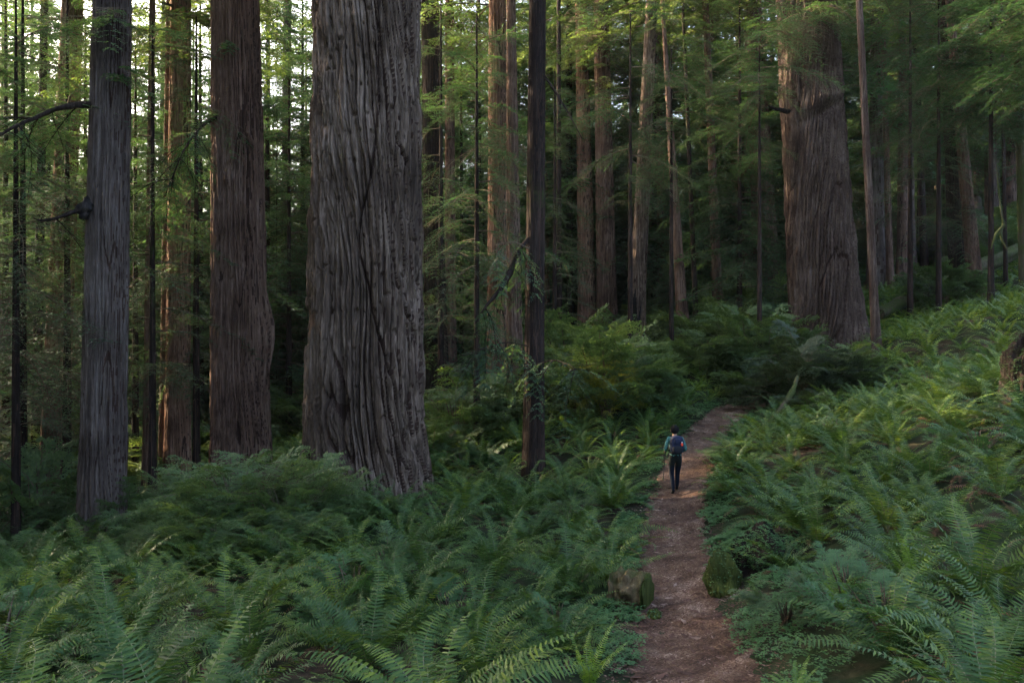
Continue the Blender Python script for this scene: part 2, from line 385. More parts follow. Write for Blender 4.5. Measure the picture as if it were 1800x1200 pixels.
# ------------------------------------------------------------------ foliage
def branch(rng, L, lod, droop=0.5, rise=0.1, width=0.45, leaf=0.07, dens=1.0, sticks=True):
    """a drooping bough with flat feathery twigs. returns leaf verts/tris and wood verts/quads; x outward"""
    nt = max(6, int(L * (8.0 if lod == 0 else 6.5 if lod == 1 else 3.8) * dens))
    ti = np.linspace(0.10, 1.0, nt) + rng.uniform(-.02, .02, nt)
    ti = np.clip(ti, 0.05, 1)
    def axis(t):
        t = np.asarray(t)
        return np.stack([L * t, 0.10 * L * np.sin(t * 3 + ph) * t, L * (rise * t - droop * t * t)], -1)
    ph = rng.uniform(0, 6)
    # twigs both sides
    t2 = np.repeat(ti, 2); side = np.tile([1., -1.], nt)
    keep = rng.rand(len(t2)) > 0.12
    t2 = t2[keep]; side = side[keep]
    P0 = axis(t2)
    tl = width * L * (0.25 + 0.75 * np.sin(np.pi * np.clip(t2 * 0.85 + 0.12, 0, 1))) * rng.uniform(0.6, 1.15, len(t2)) + 0.08
    ang = side * rng.uniform(0.7, 1.15, len(t2))
    tilt = rng.uniform(-0.5, 0.1, len(t2))
    D = np.stack([np.cos(ang), np.sin(ang), tilt], -1); D /= np.linalg.norm(D, axis=1)[:, None]
    m = {0: 12, 1: 9, 2: 5}[lod]
    sj = (np.arange(m) + 0.6) / m
    S = np.tile(sj, (len(t2), 1)) + rng.uniform(-.03, .03, (len(t2), m))
    # twig droops along its length
    P = P0[:, None] + D[:, None] * (S * tl[:, None])[..., None]
    P[..., 2] -= (S ** 2 * tl[:, None]) * rng.uniform(0.1, 0.45, (len(t2), 1))
    P = np.repeat(P[:, :, None], 2, 2)
    ls = np.tile([1., -1.], (len(t2), m, 1))
    la = ls * rng.uniform(0.65, 1.1, ls.shape)
    ca, sa = np.cos(la), np.sin(la)
    dx, dy = D[:, None, None, 0], D[:, None, None, 1]
    E = np.stack([dx * ca - dy * sa, dx * sa + dy * ca, rng.uniform(-0.55, 0.25, ls.shape)], -1)
    E /= np.linalg.norm(E, axis=-1)[..., None]
    ll = leaf * rng.uniform(0.7, 1.3, ls.shape) * (1.25 - 0.6 * S[..., None]) * {0: 1, 1: 1.35, 2: 2.3}[lod]
    Nn = np.cross(E, np.array([0, 0, 1.])) ; Nn /= np.linalg.norm(Nn, axis=-1)[..., None] + 1e-9
    Nn[..., 2] += rng.uniform(-.5, .5, ls.shape)
    w = (ll * {0: 0.20, 1: 0.21, 2: 0.30}[lod])[..., None]
    A = P; B = P + E * (ll * 0.5)[..., None] + Nn * w; C_ = P + E * ll[..., None]; Dd = P + E * (ll * 0.5)[..., None] - Nn * w
    if lod == 2:
        V = np.stack([A + Nn * w * .7, A - Nn * w * .7, C_], -2).reshape(-1, 3)
        F = np.arange(len(V)).reshape(-1, 3)
        leaf_f = F
    else:
        V = np.stack([A, B, C_, Dd], -2).reshape(-1, 3); leaf_f = np.arange(len(V)).reshape(-1, 4)
    # wood
    k = 7
    t = np.linspace(0, 1, k); ax = axis(t); r = 0.010 * L * (1.05 - t) + 0.004
    ring = []
    for a in (0, 2.094, 4.189):
        ring.append(ax + np.stack([0 * r, r * np.cos(a), r * np.sin(a)], -1))
    WV = np.stack(ring, 1).reshape(-1, 3)
    ii = np.arange(k * 3).reshape(k, 3); jj = np.roll(ii, -1, 1)
    WF = np.stack([ii[:-1], jj[:-1], jj[1:], ii[1:]], -1).reshape(-1, 4)
    if lod < 2 and sticks:      # twig sticks as thin tris
        n0 = len(WV); pe = P0 + D * tl[:, None] * 0.9; up = np.array([0, 0, 0.006])
        sv = np.stack([P0 + up, P0 - up, pe - np.array([0, 0, 1.]) * (tl * 0.25)[:, None], pe - np.array([0, 0, 1.]) * (tl * 0.25)[:, None] + up * 0.5], 1).reshape(-1, 3)
        WF = np.concatenate([WF, np.arange(len(sv)).reshape(-1, 4) + n0]); WV = np.concatenate([WV, sv])
    return V, leaf_f, WV, WF

def place(V, az, tiltx, origin, scale=1.0):
    c, s_ = math.cos(az), math.sin(az); ct, st = math.cos(tiltx), math.sin(tiltx)
    X = V * scale
    x = X[:, 0] * ct - X[:, 2] * st; z = X[:, 0] * st + X[:, 2] * ct; y = X[:, 1]
    return np.stack([x * c - y * s_ + origin[0], x * s_ + y * c + origin[1], z + origin[2]], -1)

class Acc:
    def __init__(s): s.V = []; s.F = {}; s.n = 0
    def add(s, V, F, slot):
        s.V.append(V); s.F.setdefault((F.shape[1], slot), []).append(F + s.n); s.n += len(V)
    def mesh(s, name, mats, smooth=False):
        ks = sorted(s.F); return mesh(name, np.concatenate(s.V), [np.concatenate(s.F[k]) for k in ks], mats, [k[1] for k in ks], smooth)

def crown_mesh(name, seed, z0, z1, R0, R1, nb, lod, mat, droop=(0.25, 0.7), leaf=0.075, width=0.42, clump=0.5, r_in=0.1, pool_n=9):
    rng = np.random.RandomState(seed)
    pool = [branch(rng, 1.0 * rng.uniform(2.2, 3.2), lod, rng.uniform(*droop), rng.uniform(-.05, .25), width, leaf) for _ in range(pool_n)]
    A = Acc()
    for i in range(nb):
        t = (i + rng.rand()) / nb
        if clump and rng.rand() < clump * 0.5 * (1 + math.sin(t * 17 + seed)): continue
        z = z0 + (z1 - z0) * t
        R = (R0 + (R1 - R0) * t) * rng.uniform(0.55, 1.15) * min(1, 0.45 + 3.5 * t)
        b = pool[rng.randint(pool_n)]
        sc = R / 2.7
        az = rng.uniform(0, 2 * np.pi); tl = rng.uniform(-0.25, 0.15) + 0.5 * t * t
        o = (r_in * math.cos(az), r_in * math.sin(az), z)
        A.add(place(b[0], az, tl, o, sc), b[1], 0)
        A.add(place(b[2], az, tl, o, sc), b[3], 1)
    return A.mesh(name, [mat, TWIG])

# crown libraries (each one shared by several trees)
UND = [crown_mesh("crown_understory", 100 + i, 1.0, 14.6, 3.3, 1.3, 170, 1, LEAF_UNDER, leaf=0.10, r_in=0.08, clump=.45) for i in range(4)]
UND_HI = [crown_mesh("crown_understory_fine", 120 + i, 1.5, 14.6, 3.2, 1.4, 120, 0, LEAF_UNDER, leaf=0.085, r_in=0.08, clump=.5, width=0.5) for i in range(3)]
LACE = [crown_mesh("crown_lacy", 180 + i, 2.0, 14.6, 2.9, 1.5, 62, 0, LEAF_UNDER, leaf=0.08, r_in=0.08, clump=.4, width=0.42, droop=(.4, .9)) for i in range(3)]
BIG = [crown_mesh("crown_redwood", 140 + i, 0.0, 22.0, 5.2, 2.0, 95, 1, LEAF_CROWN, leaf=0.085, width=0.42, r_in=0.4) for i in range(3)]
FAR = [crown_mesh("crown_far", 160 + i, 0.0, 22.0, 4.8, 1.8, 190, 2, LEAF_FAR, leaf=0.095, width=0.48, r_in=0.3, clump=.6) for i in range(4)]

FOOT = []          # (x, y, r) of everything the ferns must avoid
def tree(px_b, py_b, Y, px_t, w_t, w_m, w_b, bark, label, name="redwood_tree", furrow=0.2, depth=0.06, n=None, hv=None, lobes=6, lobe_amp=0.08,
         crown=None, crown_z=None, crown_s=1.0, bend=0.0, seed=1, H_tot=42, extra=None, char=None, group=None, twist=0.05):
    bx, by, _ = W(px_b, py_b, Y); bz = h1(bx, by)
    ztop = CAM_Z + 600 / FPX * Y; hh = ztop - bz
    rt, rm, rb = [w / 2 / FPX * Y for w in (w_t, w_m, w_b)]
    lean = ((px_t - px_b) / FPX * Y / hh, 0)
    def r_fn(z):
        z = np.asarray(z, float)
        r = rm + (rt - rm) * np.clip(z / hh, 0, 1)
        r = r + (rb - rm) * np.exp(-np.clip(z, -0.5, None) / 1.1)
        r = r * np.clip(1 - 0.85 * np.clip((z - hh) / (H_tot - hh), 0, 1), 0.1, 1)
        return r
    n = n or int(np.clip(2 * np.pi * rm / (0.014 * max(1, Y / 22)), 36, 600))
    dz = 0.04 * max(1, Y / 22) if rm > 0.3 else 0.09
    zs = zlist(min(hh + 1.5, H_tot * 0.9), dz, H_tot)
    root = link(name, None, loc=(bx, by, bz)); root.empty_display_size = 0.3
    tag(root, label, "tree", group)
    link("trunk", trunk_mesh("trunk", bark, r_fn, H_tot, n, zs, seed * 13 + 5, furrow, depth, lobes, lobe_amp, lean, bend, twist, extra, char), root)
    if crown is not None:
        cz = (ztop - bz + 5) if crown_z is None else crown_z
        link("crown", crown, root, loc=(lean[0] * cz, 0, cz), rot=(0, 0, seed * 1.7), scale=(crown_s,) * 3)
    FOOT.append((bx, by, rb * 1.05 + 0.1))
    return root

def ledge(T, Z_, R):     # a fold with a lip across the right giant's front
    a = np.exp(-((T - 0.76) / 0.13) ** 2)
    zc = 11.3 + 4 * (T - 0.76)
    return a * (0.30 * np.exp(-((Z_ - zc - 0.45) / 0.35) ** 2) - 0.25 * np.exp(-((Z_ - zc + 0.15) / 0.22) ** 2))
def knob2(T, Z_, R):
    return 0.28 * np.exp(-((T - 0.75) / 0.03) ** 2 - ((Z_ - 9.2) / 0.28) ** 2) + 0.30 * np.exp(-((T - 0.97) / 0.06) ** 2 - ((Z_ - 4.6) / 1.1) ** 2)
def folds3(T, Z_, R):    # long folds and a charred slot low on the biggest trunk
    s = 0
    for c, k, d, zz, hw in ((0.69, 0.010, 0.22, 1.0, 1.9), (0.73, -0.006, 0.16, 2.6, 2.2), (0.80, 0.004, 0.2, 0.6, 1.6), (0.83, -.008, .12, 5, 3), (0.66, .004, .12, 6, 3)):
        s = s - d * np.exp(-((T - c - k * Z_) / 0.011) ** 2) * np.exp(-((Z_ - zz) / hw) ** 2)
    s = s + 0.10 * np.exp(-((T - 0.715 + 0.012 * Z_) / 0.02) ** 2) * np.exp(-((Z_ - 3) / 3.0) ** 2)
    return s

t1 = tree(178, 978, 19, 197, 62, 80, 92, BARK_BLUE, "straight blue-grey redwood with a long bare limb, leftmost of the three big foreground trunks",
          depth=0.06, furrow=0.15, lobe_amp=0.06, crown=BIG[0], seed=2)
t2 = tree(424, 838, 25, 414, 80, 104, 118, BARK_RED, "red-brown redwood with a small knob, standing just left of the widest trunk",
          depth=0.11, furrow=0.21, lobe_amp=0.08, crown=BIG[1], seed=3, extra=knob2)
t3 = tree(640, 868, 20, 645, 182, 205, 232, BARK_GREY, "massive grey furrowed trunk, the widest in the picture",
          depth=0.21, furrow=0.32, lobe_amp=0.10, crown=BIG[2], crown_s=1.2, seed=5, extra=folds3, H_tot=48, twist=0.12)
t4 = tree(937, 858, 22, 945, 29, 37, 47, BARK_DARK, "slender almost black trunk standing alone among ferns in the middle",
          depth=0.022, furrow=0.10, crown=BIG[0], seed=6, H_tot=30)
t5 = tree(1452, 615, 38, 1418, 98, 122, 140, BARK_BROWN, "huge brown redwood with a folded lip across its bark, right of the path",
          depth=0.17, furrow=0.34, lobe_amp=0.12, crown=BIG[1], crown_z=16.5, crown_s=1.25, seed=7, extra=ledge, H_tot=48, twist=-0.15)

MID = [  # px_b, py_b, Y, px_t, w_t, w_m, w_b, bark, crown idx, label
    (258, 868, 28, 268, 10, 17, 24, BARK_RED, 0, "thin reddish trunk between the two left foreground trunks"),
    (312, 872, 29, 318, 34, 44, 54, BARK_PINK, 1, "pale sunlit redwood trunk standing behind and left of the red-brown knobbed one"),
    (285, 872, 30, 296, 8, 14, 22, BARK_RED, None, "thin brown pole of a tree touching the pale sunlit trunk on the left"),
    (92, 890, 30, 128, 34, 46, 62, BARK_RED, 2, "leaning red-brown redwood wrapped in twigs, nearest the left edge"),
    (62, 880, 36, 78, 12, 16, 20, BARK_DARK, None, "dark thin trunk behind the leaning redwood near the left edge"),
    (768, 692, 38, 756, 30, 42, 58, BARK_DARK, 0, "blackened trunk peeping out right behind the widest trunk"),
    (792, 690, 41, 790, 15, 22, 32, BARK_RED, 1, "reddish trunk immediately right of the blackened one behind the widest trunk"),
    (812, 690, 44, 810, 4, 6, 8, BARK_DARK, None, "pole-thin sapling trunk right of the reddish trunk"),
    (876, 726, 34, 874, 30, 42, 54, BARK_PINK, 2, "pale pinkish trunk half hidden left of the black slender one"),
    (906, 738, 32, 898, 16, 30, 40, BARK_RED, None, "red trunk touching the left side of the black slender trunk, glowing orange at its foot"),
    (983, 640, 46, 982, 7, 10, 13, BARK_DARK, None, "thin dark trunk first right of the black slender one"),
    (1002, 636, 52, 1000, 9, 13, 18, BARK_DARK, 1, "thin dark trunk second right of the black slender one"),
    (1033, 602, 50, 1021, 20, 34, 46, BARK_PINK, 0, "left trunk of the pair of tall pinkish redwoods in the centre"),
    (1068, 604, 49, 1057, 26, 36, 52, BARK_RED, 2, "right, darker trunk of the pair of tall redwoods in the centre"),
    (1116, 616, 45, 1146, 20, 30, 48, BARK_GREY, 1, "grey-white leaning redwood with charred foot behind the middle shrubs"),
    (1204, 630, 41, 1164, 6, 22, 44, BARK_RED, None, "dark red leaning trunk with a split foot beyond the hiker"),
    (1226, 622, 43, 1200, 5, 10, 18, BARK_DARK, None, "thin dark stem rising from behind the dark red split-footed trunk"),
    (1264, 596, 46, 1240, 11, 18, 32, BARK_RED, 0, "brown trunk with flared glowing foot at the top of the fern slope"),
    (1352, 560, 54, 1322, 30, 46, 60, BARK_RED, 2, "broad dim trunk just left of the huge lipped redwood"),
    (1541, 618, 32, 1510, 11, 15, 21, BARK_BROWN, None, "slim grey pole of a trunk just right of the huge lipped redwood"),
    (1565, 520, 52, 1551, 8, 12, 18, BARK_RED, 1, "thin reddish trunk right of the slim grey pole"),
    (1626, 500, 58, 1606, 9, 13, 18, BARK_DARK, 0, "thin dark trunk halfway between the slim grey pole and the twin trunks"),
    (1684, 520, 42, 1664, 24, 26, 32, BARK_DARK, 2, "left one of the dark twin trunks near the fallen log"),
    (1718, 512, 41, 1668, 12, 26, 32, BARK_RED, None, "right one of the dark twin trunks near the fallen log"),
    (1768, 500, 44, 1760, 4, 7, 9, BARK_DARK, None, "pole-thin stem right of the twin trunks"),
    (1800, 520, 36, 1786, 12, 14, 20, BARK_MOSSY, 1, "dark mossy trunk cut by the right edge of the picture"),
    (486, 800, 44, 487, 5, 7, 10, BARK_DARK, None, "pole-thin dark stem between the knobbed trunk and the widest one"),
    (500, 800, 52, 505, 14, 18, 24, BARK_BLUE, 2, "dim grey trunk far behind the gap left of the widest trunk"),
    (1590, 470, 66, 1583, 16, 22, 30, BARK_RED, 1, "dim brown trunk far up the right hillside"),
    (1745, 440, 64, 1740, 20, 24, 32, BARK_BLUE, 0, "dim grey trunk high on the hillside above the hanging lit branch"),
]
MIDT = {}
for i, a in enumerate(MID):
    dead_foot = None
    if "charred" in a[9]:
        dead_foot = lambda u, z: (z < 2.6 + 0.8 * np.sin(u * 40)) & (u > 0.62) & (u < 0.80)
    MIDT[a[0]] = tree(*a[:8], a[9], crown=None if a[8] is None else BIG[a[8]], crown_z=None if a[8] is None else (15 + i % 4), seed=20 + i, furrow=0.16 if a[5] > 25 else 0.1,
         depth=0.05 if a[5] > 25 else 0.02, H_tot=36 if a[5] > 12 else 24, char=dead_foot, name="redwood_tree" if a[5] > 12 else "slender_tree")

# understory conifers: (px, py_base, Y, scale, kind, label)
UPOLE = trunk_mesh("thin_trunk", BARK_DARK, lambda z: 0.11 * (1 - np.asarray(z) / 15.5) + 0.02 + 0.05 * np.exp(-np.clip(z, 0, None) / .4), 14.6, 20, np.linspace(-0.6, 14.6, 90), 77, 0.12, 0.012, 5, 0.05)
def under(px, Y, s_, hi, k, label, group=None, x=None, cz=0.0, sxy=1.0):
    if x is None: x = (px - 900) / FPX * Y
    z = h1(x, Y)
    r = link("understory_conifer", None, loc=(x, Y, z), rot=(0, 0, k * 2.1)); r.scale = (s_ * sxy, s_ * sxy, s_); tag(r, label, "tree", group)
    link("trunk", UPOLE, r)
    link("crown", (LACE if hi == 2 else UND_HI if hi else UND)[k % (4 if hi == 0 else 3)], r, loc=(0, 0, cz))
    FOOT.append((x, Y, 0.3))
    return r
UL = [(28, 19.5, 0.95, 2, 2, 1.5, "lacy young conifer nearest the camera at the left edge"),
      (268, 24, 1.0, 2, 0, 2.0, "lacy conifer hanging between the leftmost and knobbed trunks, nearer than the rest"),
      (40, 24, 1.15, 1, 0, 0.5, "drooping conifer with feathery boughs filling the left edge"),
      (118, 27, 1.25, 2, 1, 1, "leafy conifer screening the leaning red-brown redwood"),
      (238, 31, 1.2, 2, 2, 0, "conifer with boughs between the leftmost and the knobbed trunk"),
      (345, 27, 1.1, 2, 3, 3, "conifer whose boughs cross the pale sunlit trunk"),
      (508, 40, 1.3, 0, 1, 0, "pale green conifer in the gap left of the widest trunk"),
      (775, 31, 1.15, 2, 0, 0, "layered conifer just right of the widest trunk"),
      (838, 27, 1.0, 2, 2, 1.5, "feathery conifer with flat sprays left of the black slender trunk"),
      (975, 37, 1.0, 2, 3, 0, "conifer with low layered sprays right of the black slender trunk"),
      (1108, 35, 1.1, 2, 1, 5, "conifer with hanging fresh green boughs before the central pair of redwoods"),
      (1180, 37, 1.0, 2, 2, 6, "dark conifer standing beyond the hiker"),
      (1300, 42, 1.3, 0, 0, 0, "conifer with pale dead twigs left of the huge lipped redwood"),
      (1335, 34, 1.0, 2, 2, 8, "conifer crossing the left edge of the huge lipped redwood"),
      (1600, 40, 1.2, 2, 3, 2, "conifer behind the slim grey pole on the right"),
      (1650, 38, 1.15, 2, 0, 4, "conifer with sunlit yellow sprays over the twin trunks"),
      (1742, 35, 1.1, 0, 1, 6, "conifer with dark boughs near the upper right corner"),
      (1850, 30, 1.1, 0, 2, 6, "dark conifer closing the right edge")]
for px, Y, s_, hi, k, cz, lb in UL: under(px, Y, s_, hi, k, lb, cz=cz)

for px, Y, s_, k, cz, lb in [(10, 40, 1.7, 0, 0, "tall leafy conifer farther back at the left edge"), (85, 46, 1.9, 1, 1, "tall leafy conifer behind the leaning red-brown redwood"),
        (150, 38, 1.5, 2, 0, "leafy conifer right behind the leftmost big trunk"), (228, 42, 1.8, 3, 1, "leafy conifer behind the thin reddish trunk on the left"),
        (352, 44, 1.8, 0, 0, "leafy conifer just left of the knobbed trunk, farther back"), (470, 47, 1.9, 1, 0, "leafy conifer at the right side of the knobbed trunk, farther back"),
        (532, 52, 2.0, 3, 1, "leafy conifer touching the left side of the widest trunk, farther back"), (735, 44, 1.7, 2, 0, "leafy conifer at the right side of the widest trunk, farther back"),
        (950, 54, 1.9, 0, 0, "leafy conifer behind the black slender trunk"), (1150, 52, 1.8, 3, 0, "leafy conifer behind the dark red leaning trunk"),
        (1300, 60, 2.0, 2, 0, "leafy conifer behind the broad dim trunk")]:
    under(px, Y, s_, 0, k, lb, cz=cz)
rng = np.random.RandomState(33)
for i in range(30):
    px = 20 + i * 50 + rng.uniform(-18, 18); Y = rng.uniform(52, 66)
    if px < 570 and (i % 3 or px > 430): continue
    if px > 570 and i % 3 == 1: continue
    nb_ = "the left edge" if px < 150 else "the knobbed trunk" if px < 540 else "the widest trunk" if px < 850 else "the black slender trunk" if px < 1000 else "the central pair" if px < 1150 else "the dark red leaning trunk" if px < 1300 else "the huge lipped redwood"
    under(px, Y, rng.uniform(1.9, 2.5), 0, i, "dense layered conifer far behind " + nb_, "dense layered conifers far behind " + nb_)
# ------------------------------------------------------------------ background wood
FT = [trunk_mesh("far_trunk", m, lambda z: 0.42 * (1 - np.asarray(z) / 44) + 0.18 * np.exp(-np.clip(z, 0, None) / 1.2), 40, 36, np.r_[np.linspace(-1, 22, 90), np.linspace(23, 40, 8)], 300 + i, 0.2, 0.035, 5, 0.08)
      for i, m in enumerate((BARK_RED, BARK_DARK, BARK_BLUE, BARK_PINK))]
zones = [(-1e9, 150, "left of the leftmost big trunk"), (150, 370, "between the leftmost and the knobbed trunk"), (370, 560, "in the gap left of the widest trunk"),
         (560, 930, "between the widest and the black slender trunk"), (930, 1110, "around the central pair of redwoods"), (1110, 1370, "left of the huge lipped redwood"),
         (1370, 1600, "just right of the huge lipped redwood"), (1600, 1e9, "high on the right hillside")]
def zone(px):
    for a, b, s_ in zones:
        if a <= px < b: return s_
def hides(px, Y, R):
    return any(a[5] >= 16 and a[2] <= 55 and Y < a[2] + 1 and abs(px - (a[0] + a[3]) / 2) < a[5] / 2 + R / Y * FPX for a in MID)
rng = np.random.RandomState(41)
taken = []
def far_trees(n, y0, y1, smin, smax, cz0, cz1, pxlo=-80, pxhi=1880):
    c = 0; k = 0
    while c < n and k < 6000:
        k += 1
        Y = math.sqrt(rng.uniform(y0 ** 2, y1 ** 2)); px = rng.uniform(pxlo, pxhi); x = (px - 900) / FPX * Y
        if any((x - a) ** 2 + (Y - b) ** 2 < 2.2 ** 2 for a, b in taken): continue
        if 560 < px < 900 and rng.rand() < 0.25: continue
        if hides(px, Y, 2.0): continue
        taken.append((x, Y)); c += 1
        z = h1(x, Y); s_ = rng.uniform(smin, smax); v = rng.randint(4)
        r = link("background_redwood", None, loc=(x, Y, z), rot=(0, 0, rng.uniform(0, 6)))
        zs_ = zone(px); thin = s_ < (smin + smax) / 2
        tag(r, ("slim" if thin else "tall") + " distant redwood " + zs_, "tree", ("slim" if thin else "tall") + " distant redwoods " + zs_)
        tk = link("trunk", FT[v], r); tk.scale = (s_, s_, 1)
        cr = link("crown", FAR[rng.randint(4)], r, loc=(0, 0, rng.uniform(cz0, cz1))); q = rng.uniform(0.8, 1.25); cr.scale = (q, q, q * 1.15)
far_trees(60, 50, 75, 0.3, 1.5, 3, 12)
far_trees(30, 60, 115, 0.4, 1.2, -3, 6, -80, 640)
far_trees(90, 80, 130, 0.5, 2.0, 0, 10)
# low young conifers closing the view under the crowns
def young(n, y0, y1, smin, smax):
    c = 0
    while c < n:
        Y = math.sqrt(rng.uniform(y0 ** 2, y1 ** 2)); px = rng.uniform(-60, 1860); x = (px - 900) / FPX * Y
        if any((x - a) ** 2 + (Y - b) ** 2 < (r_ + 1.0) ** 2 for a, b, r_ in FOOT): continue
        if trail_dist(x, Y)[0] < 3.0 or hides(px, Y, 1.6) or (px > 1470 and Y < 52): continue
        c += 1; s_ = rng.uniform(smin, smax); zs_ = zone(px)
        r = link("young_conifer", None, loc=(x, Y, h1(x, Y) - 0.2), rot=(0, 0, rng.uniform(0, 6)), scale=(s_ * 1.15, s_ * 1.15, s_))
        tag(r, "bushy young conifer " + zs_, "tree", "bushy young conifers " + zs_)
        link("trunk", UPOLE, r); link("crown", UND[rng.randint(4)], r, loc=(0, 0, -1.0))
young(90, 40, 75, 0.4, 1.0)
young(50, 70, 115, 0.8, 1.4)

# unseen redwoods added right of the frame to block light from that side
rng = np.random.RandomState(5)
c = 0
while c < 5:
    x = rng.uniform(14, 75); y = rng.uniform(-22, 45)
    if x < (abs(y) * 0.66 + 5): continue
    c += 1
    r = link("unseen_shade_redwood", None, loc=(x, y, h1(x, y)), rot=(0, 0, rng.uniform(0, 6)))
    tag(r, "unseen redwood added on the hillside beyond the right edge to block light", "tree", "unseen light-blocking redwoods beyond the right edge")
    tk = link("trunk", FT[c % 4], r); tk.scale = (1.6, 1.6, 1)
    cr = link("crown", FAR[c % 4], r, loc=(0, 0, rng.uniform(3, 8)), scale=(1.4, 1.4, 1.3))

# unseen redwoods added beside and behind the camera to shade the foreground
rng = np.random.RandomState(15)
for i, (x, y) in enumerate([(-9, -7), (-14, 0), (-17, 9), (-10, -18), (-20, -8), (-24, 18), (-2, -26)]):
    r = link("redwood_tree", None, loc=(x, y, h1(x, y)), rot=(0, 0, rng.uniform(0, 6)))  # added unseen tree, here to shade the foreground
    tag(r, "unseen redwood added around the near end of the path to shade the foreground", "tree", "unseen shade redwoods around the near end of the path")
    link("trunk", FT[i % 4], r)
    link("crown", FAR[i % 4], r, loc=(0, 0, rng.uniform(9, 14)), scale=(1.35, 1.35, 1.2))

# unseen trees added beyond the left edge to keep low sun off the dell
rng = np.random.RandomState(16)
c = 0; left_pts = []
while c < 34:
    x = rng.uniform(-52, -9); y = rng.uniform(1, 48)
    if x > -(y * 0.66 + 5.5) or any((x - a) ** 2 + (y - b) ** 2 < 9 for a, b in left_pts): continue
    left_pts.append((x, y)); v = c % 4
    r = link("redwood_tree", None, loc=(x, y, h1(x, y)), rot=(0, 0, rng.uniform(0, 6)))  # added unseen tree, here to block the low sun
    tag(r, "unseen redwood added beyond the left edge to block the low sun", "tree", "unseen sun-blocking redwoods beyond the left edge")
    link("trunk", FT[v], r)
    link("crown", FAR[v], r, loc=(0, 0, rng.uniform(1, 5)), scale=(1.3, 1.3, 1.3)); c += 1

# ------------------------------------------------------------------ shrubs
def shrub_mesh(name, seed, R, Hh, nb, lod, mat, leaf=0.05, width=0.5):
    rng = np.random.RandomState(seed)
    A = Acc(); pool = [branch(rng, rng.uniform(.9, 1.3), lod, rng.uniform(.05, .35), rng.uniform(0, .2), width, leaf, dens=1.7, sticks=False) for _ in range(8)]
    for i in range(nb):
        b = pool[rng.randint(8)]
        az = rng.uniform(0, 6.283); q = math.sqrt(rng.rand()); z = Hh * rng.uniform(0.12, 0.9) * (1 - 0.45 * q * q)
        o = (0.72 * R * q * math.cos(az) , 0.72 * R * q * math.sin(az), z)
        az2 = az + rng.uniform(-.7, .7); tl = rng.uniform(-.15, .95)
        sc = rng.uniform(.35, 1.05) * min(1, R * 0.6)
        A.add(place(b[0], az2, tl, o, sc), b[1], 0); A.add(place(b[2], az2, tl, o, sc), b[3], 1)
    # stems
    for i in range(12):
        az = rng.uniform(0, 6.283); q = rng.uniform(.2, .75) * R; k = 6; t = np.linspace(0, 1, k)
        ax = np.stack([q * t * math.cos(az), q * t * math.sin(az), Hh * 0.85 * t ** 0.7 - 0.15], -1); r = 0.018 * (1.2 - t)
        ring = np.stack([ax + np.stack([r * math.cos(a), r * math.sin(a), 0 * r], -1) for a in (0, 2.09, 4.19)], 1).reshape(-1, 3)
        ii = np.arange(k * 3).reshape(k, 3); jj = np.roll(ii, -1, 1)
        A.add(ring, np.stack([ii[:-1], jj[:-1], jj[1:], ii[1:]], -1).reshape(-1, 4), 1)
    return A.mesh(name, [mat, TWIG])
SH = [shrub_mesh("huckleberry", 200 + i, 1.25, 1.5, 130, 0, LEAF_SHRUB, 0.07) for i in range(3)]
SHD = [shrub_mesh("dark_shrub", 210 + i, 1.3, 1.8, 110, 0, LEAF_SHRUB_DARK, 0.10) for i in range(2)]
SH_SUNPAINT = shrub_mesh("sunpaint_shrub", 230, 1.2, 1.7, 110, 0, LEAF_SHRUB_SUNPAINT, 0.07)
SHF = [shrub_mesh("far_shrub", 220 + i, 1.4, 1.8, 100, 1, LEAF_SHRUB, 0.085) for i in range(3)]
def shrub(px, Y, s_, meshd, label, group=None, sz=1.0, dz=0.0, name="huckleberry_shrub"):
    x = (px - 900) / FPX * Y
    o = link(name, meshd, loc=(x, Y, h1(x, Y) + dz), rot=(0, 0, (px * 0.37) % 6.28), scale=(s_, s_, s_ * sz)); tag(o, label, "shrub", group)
    return o
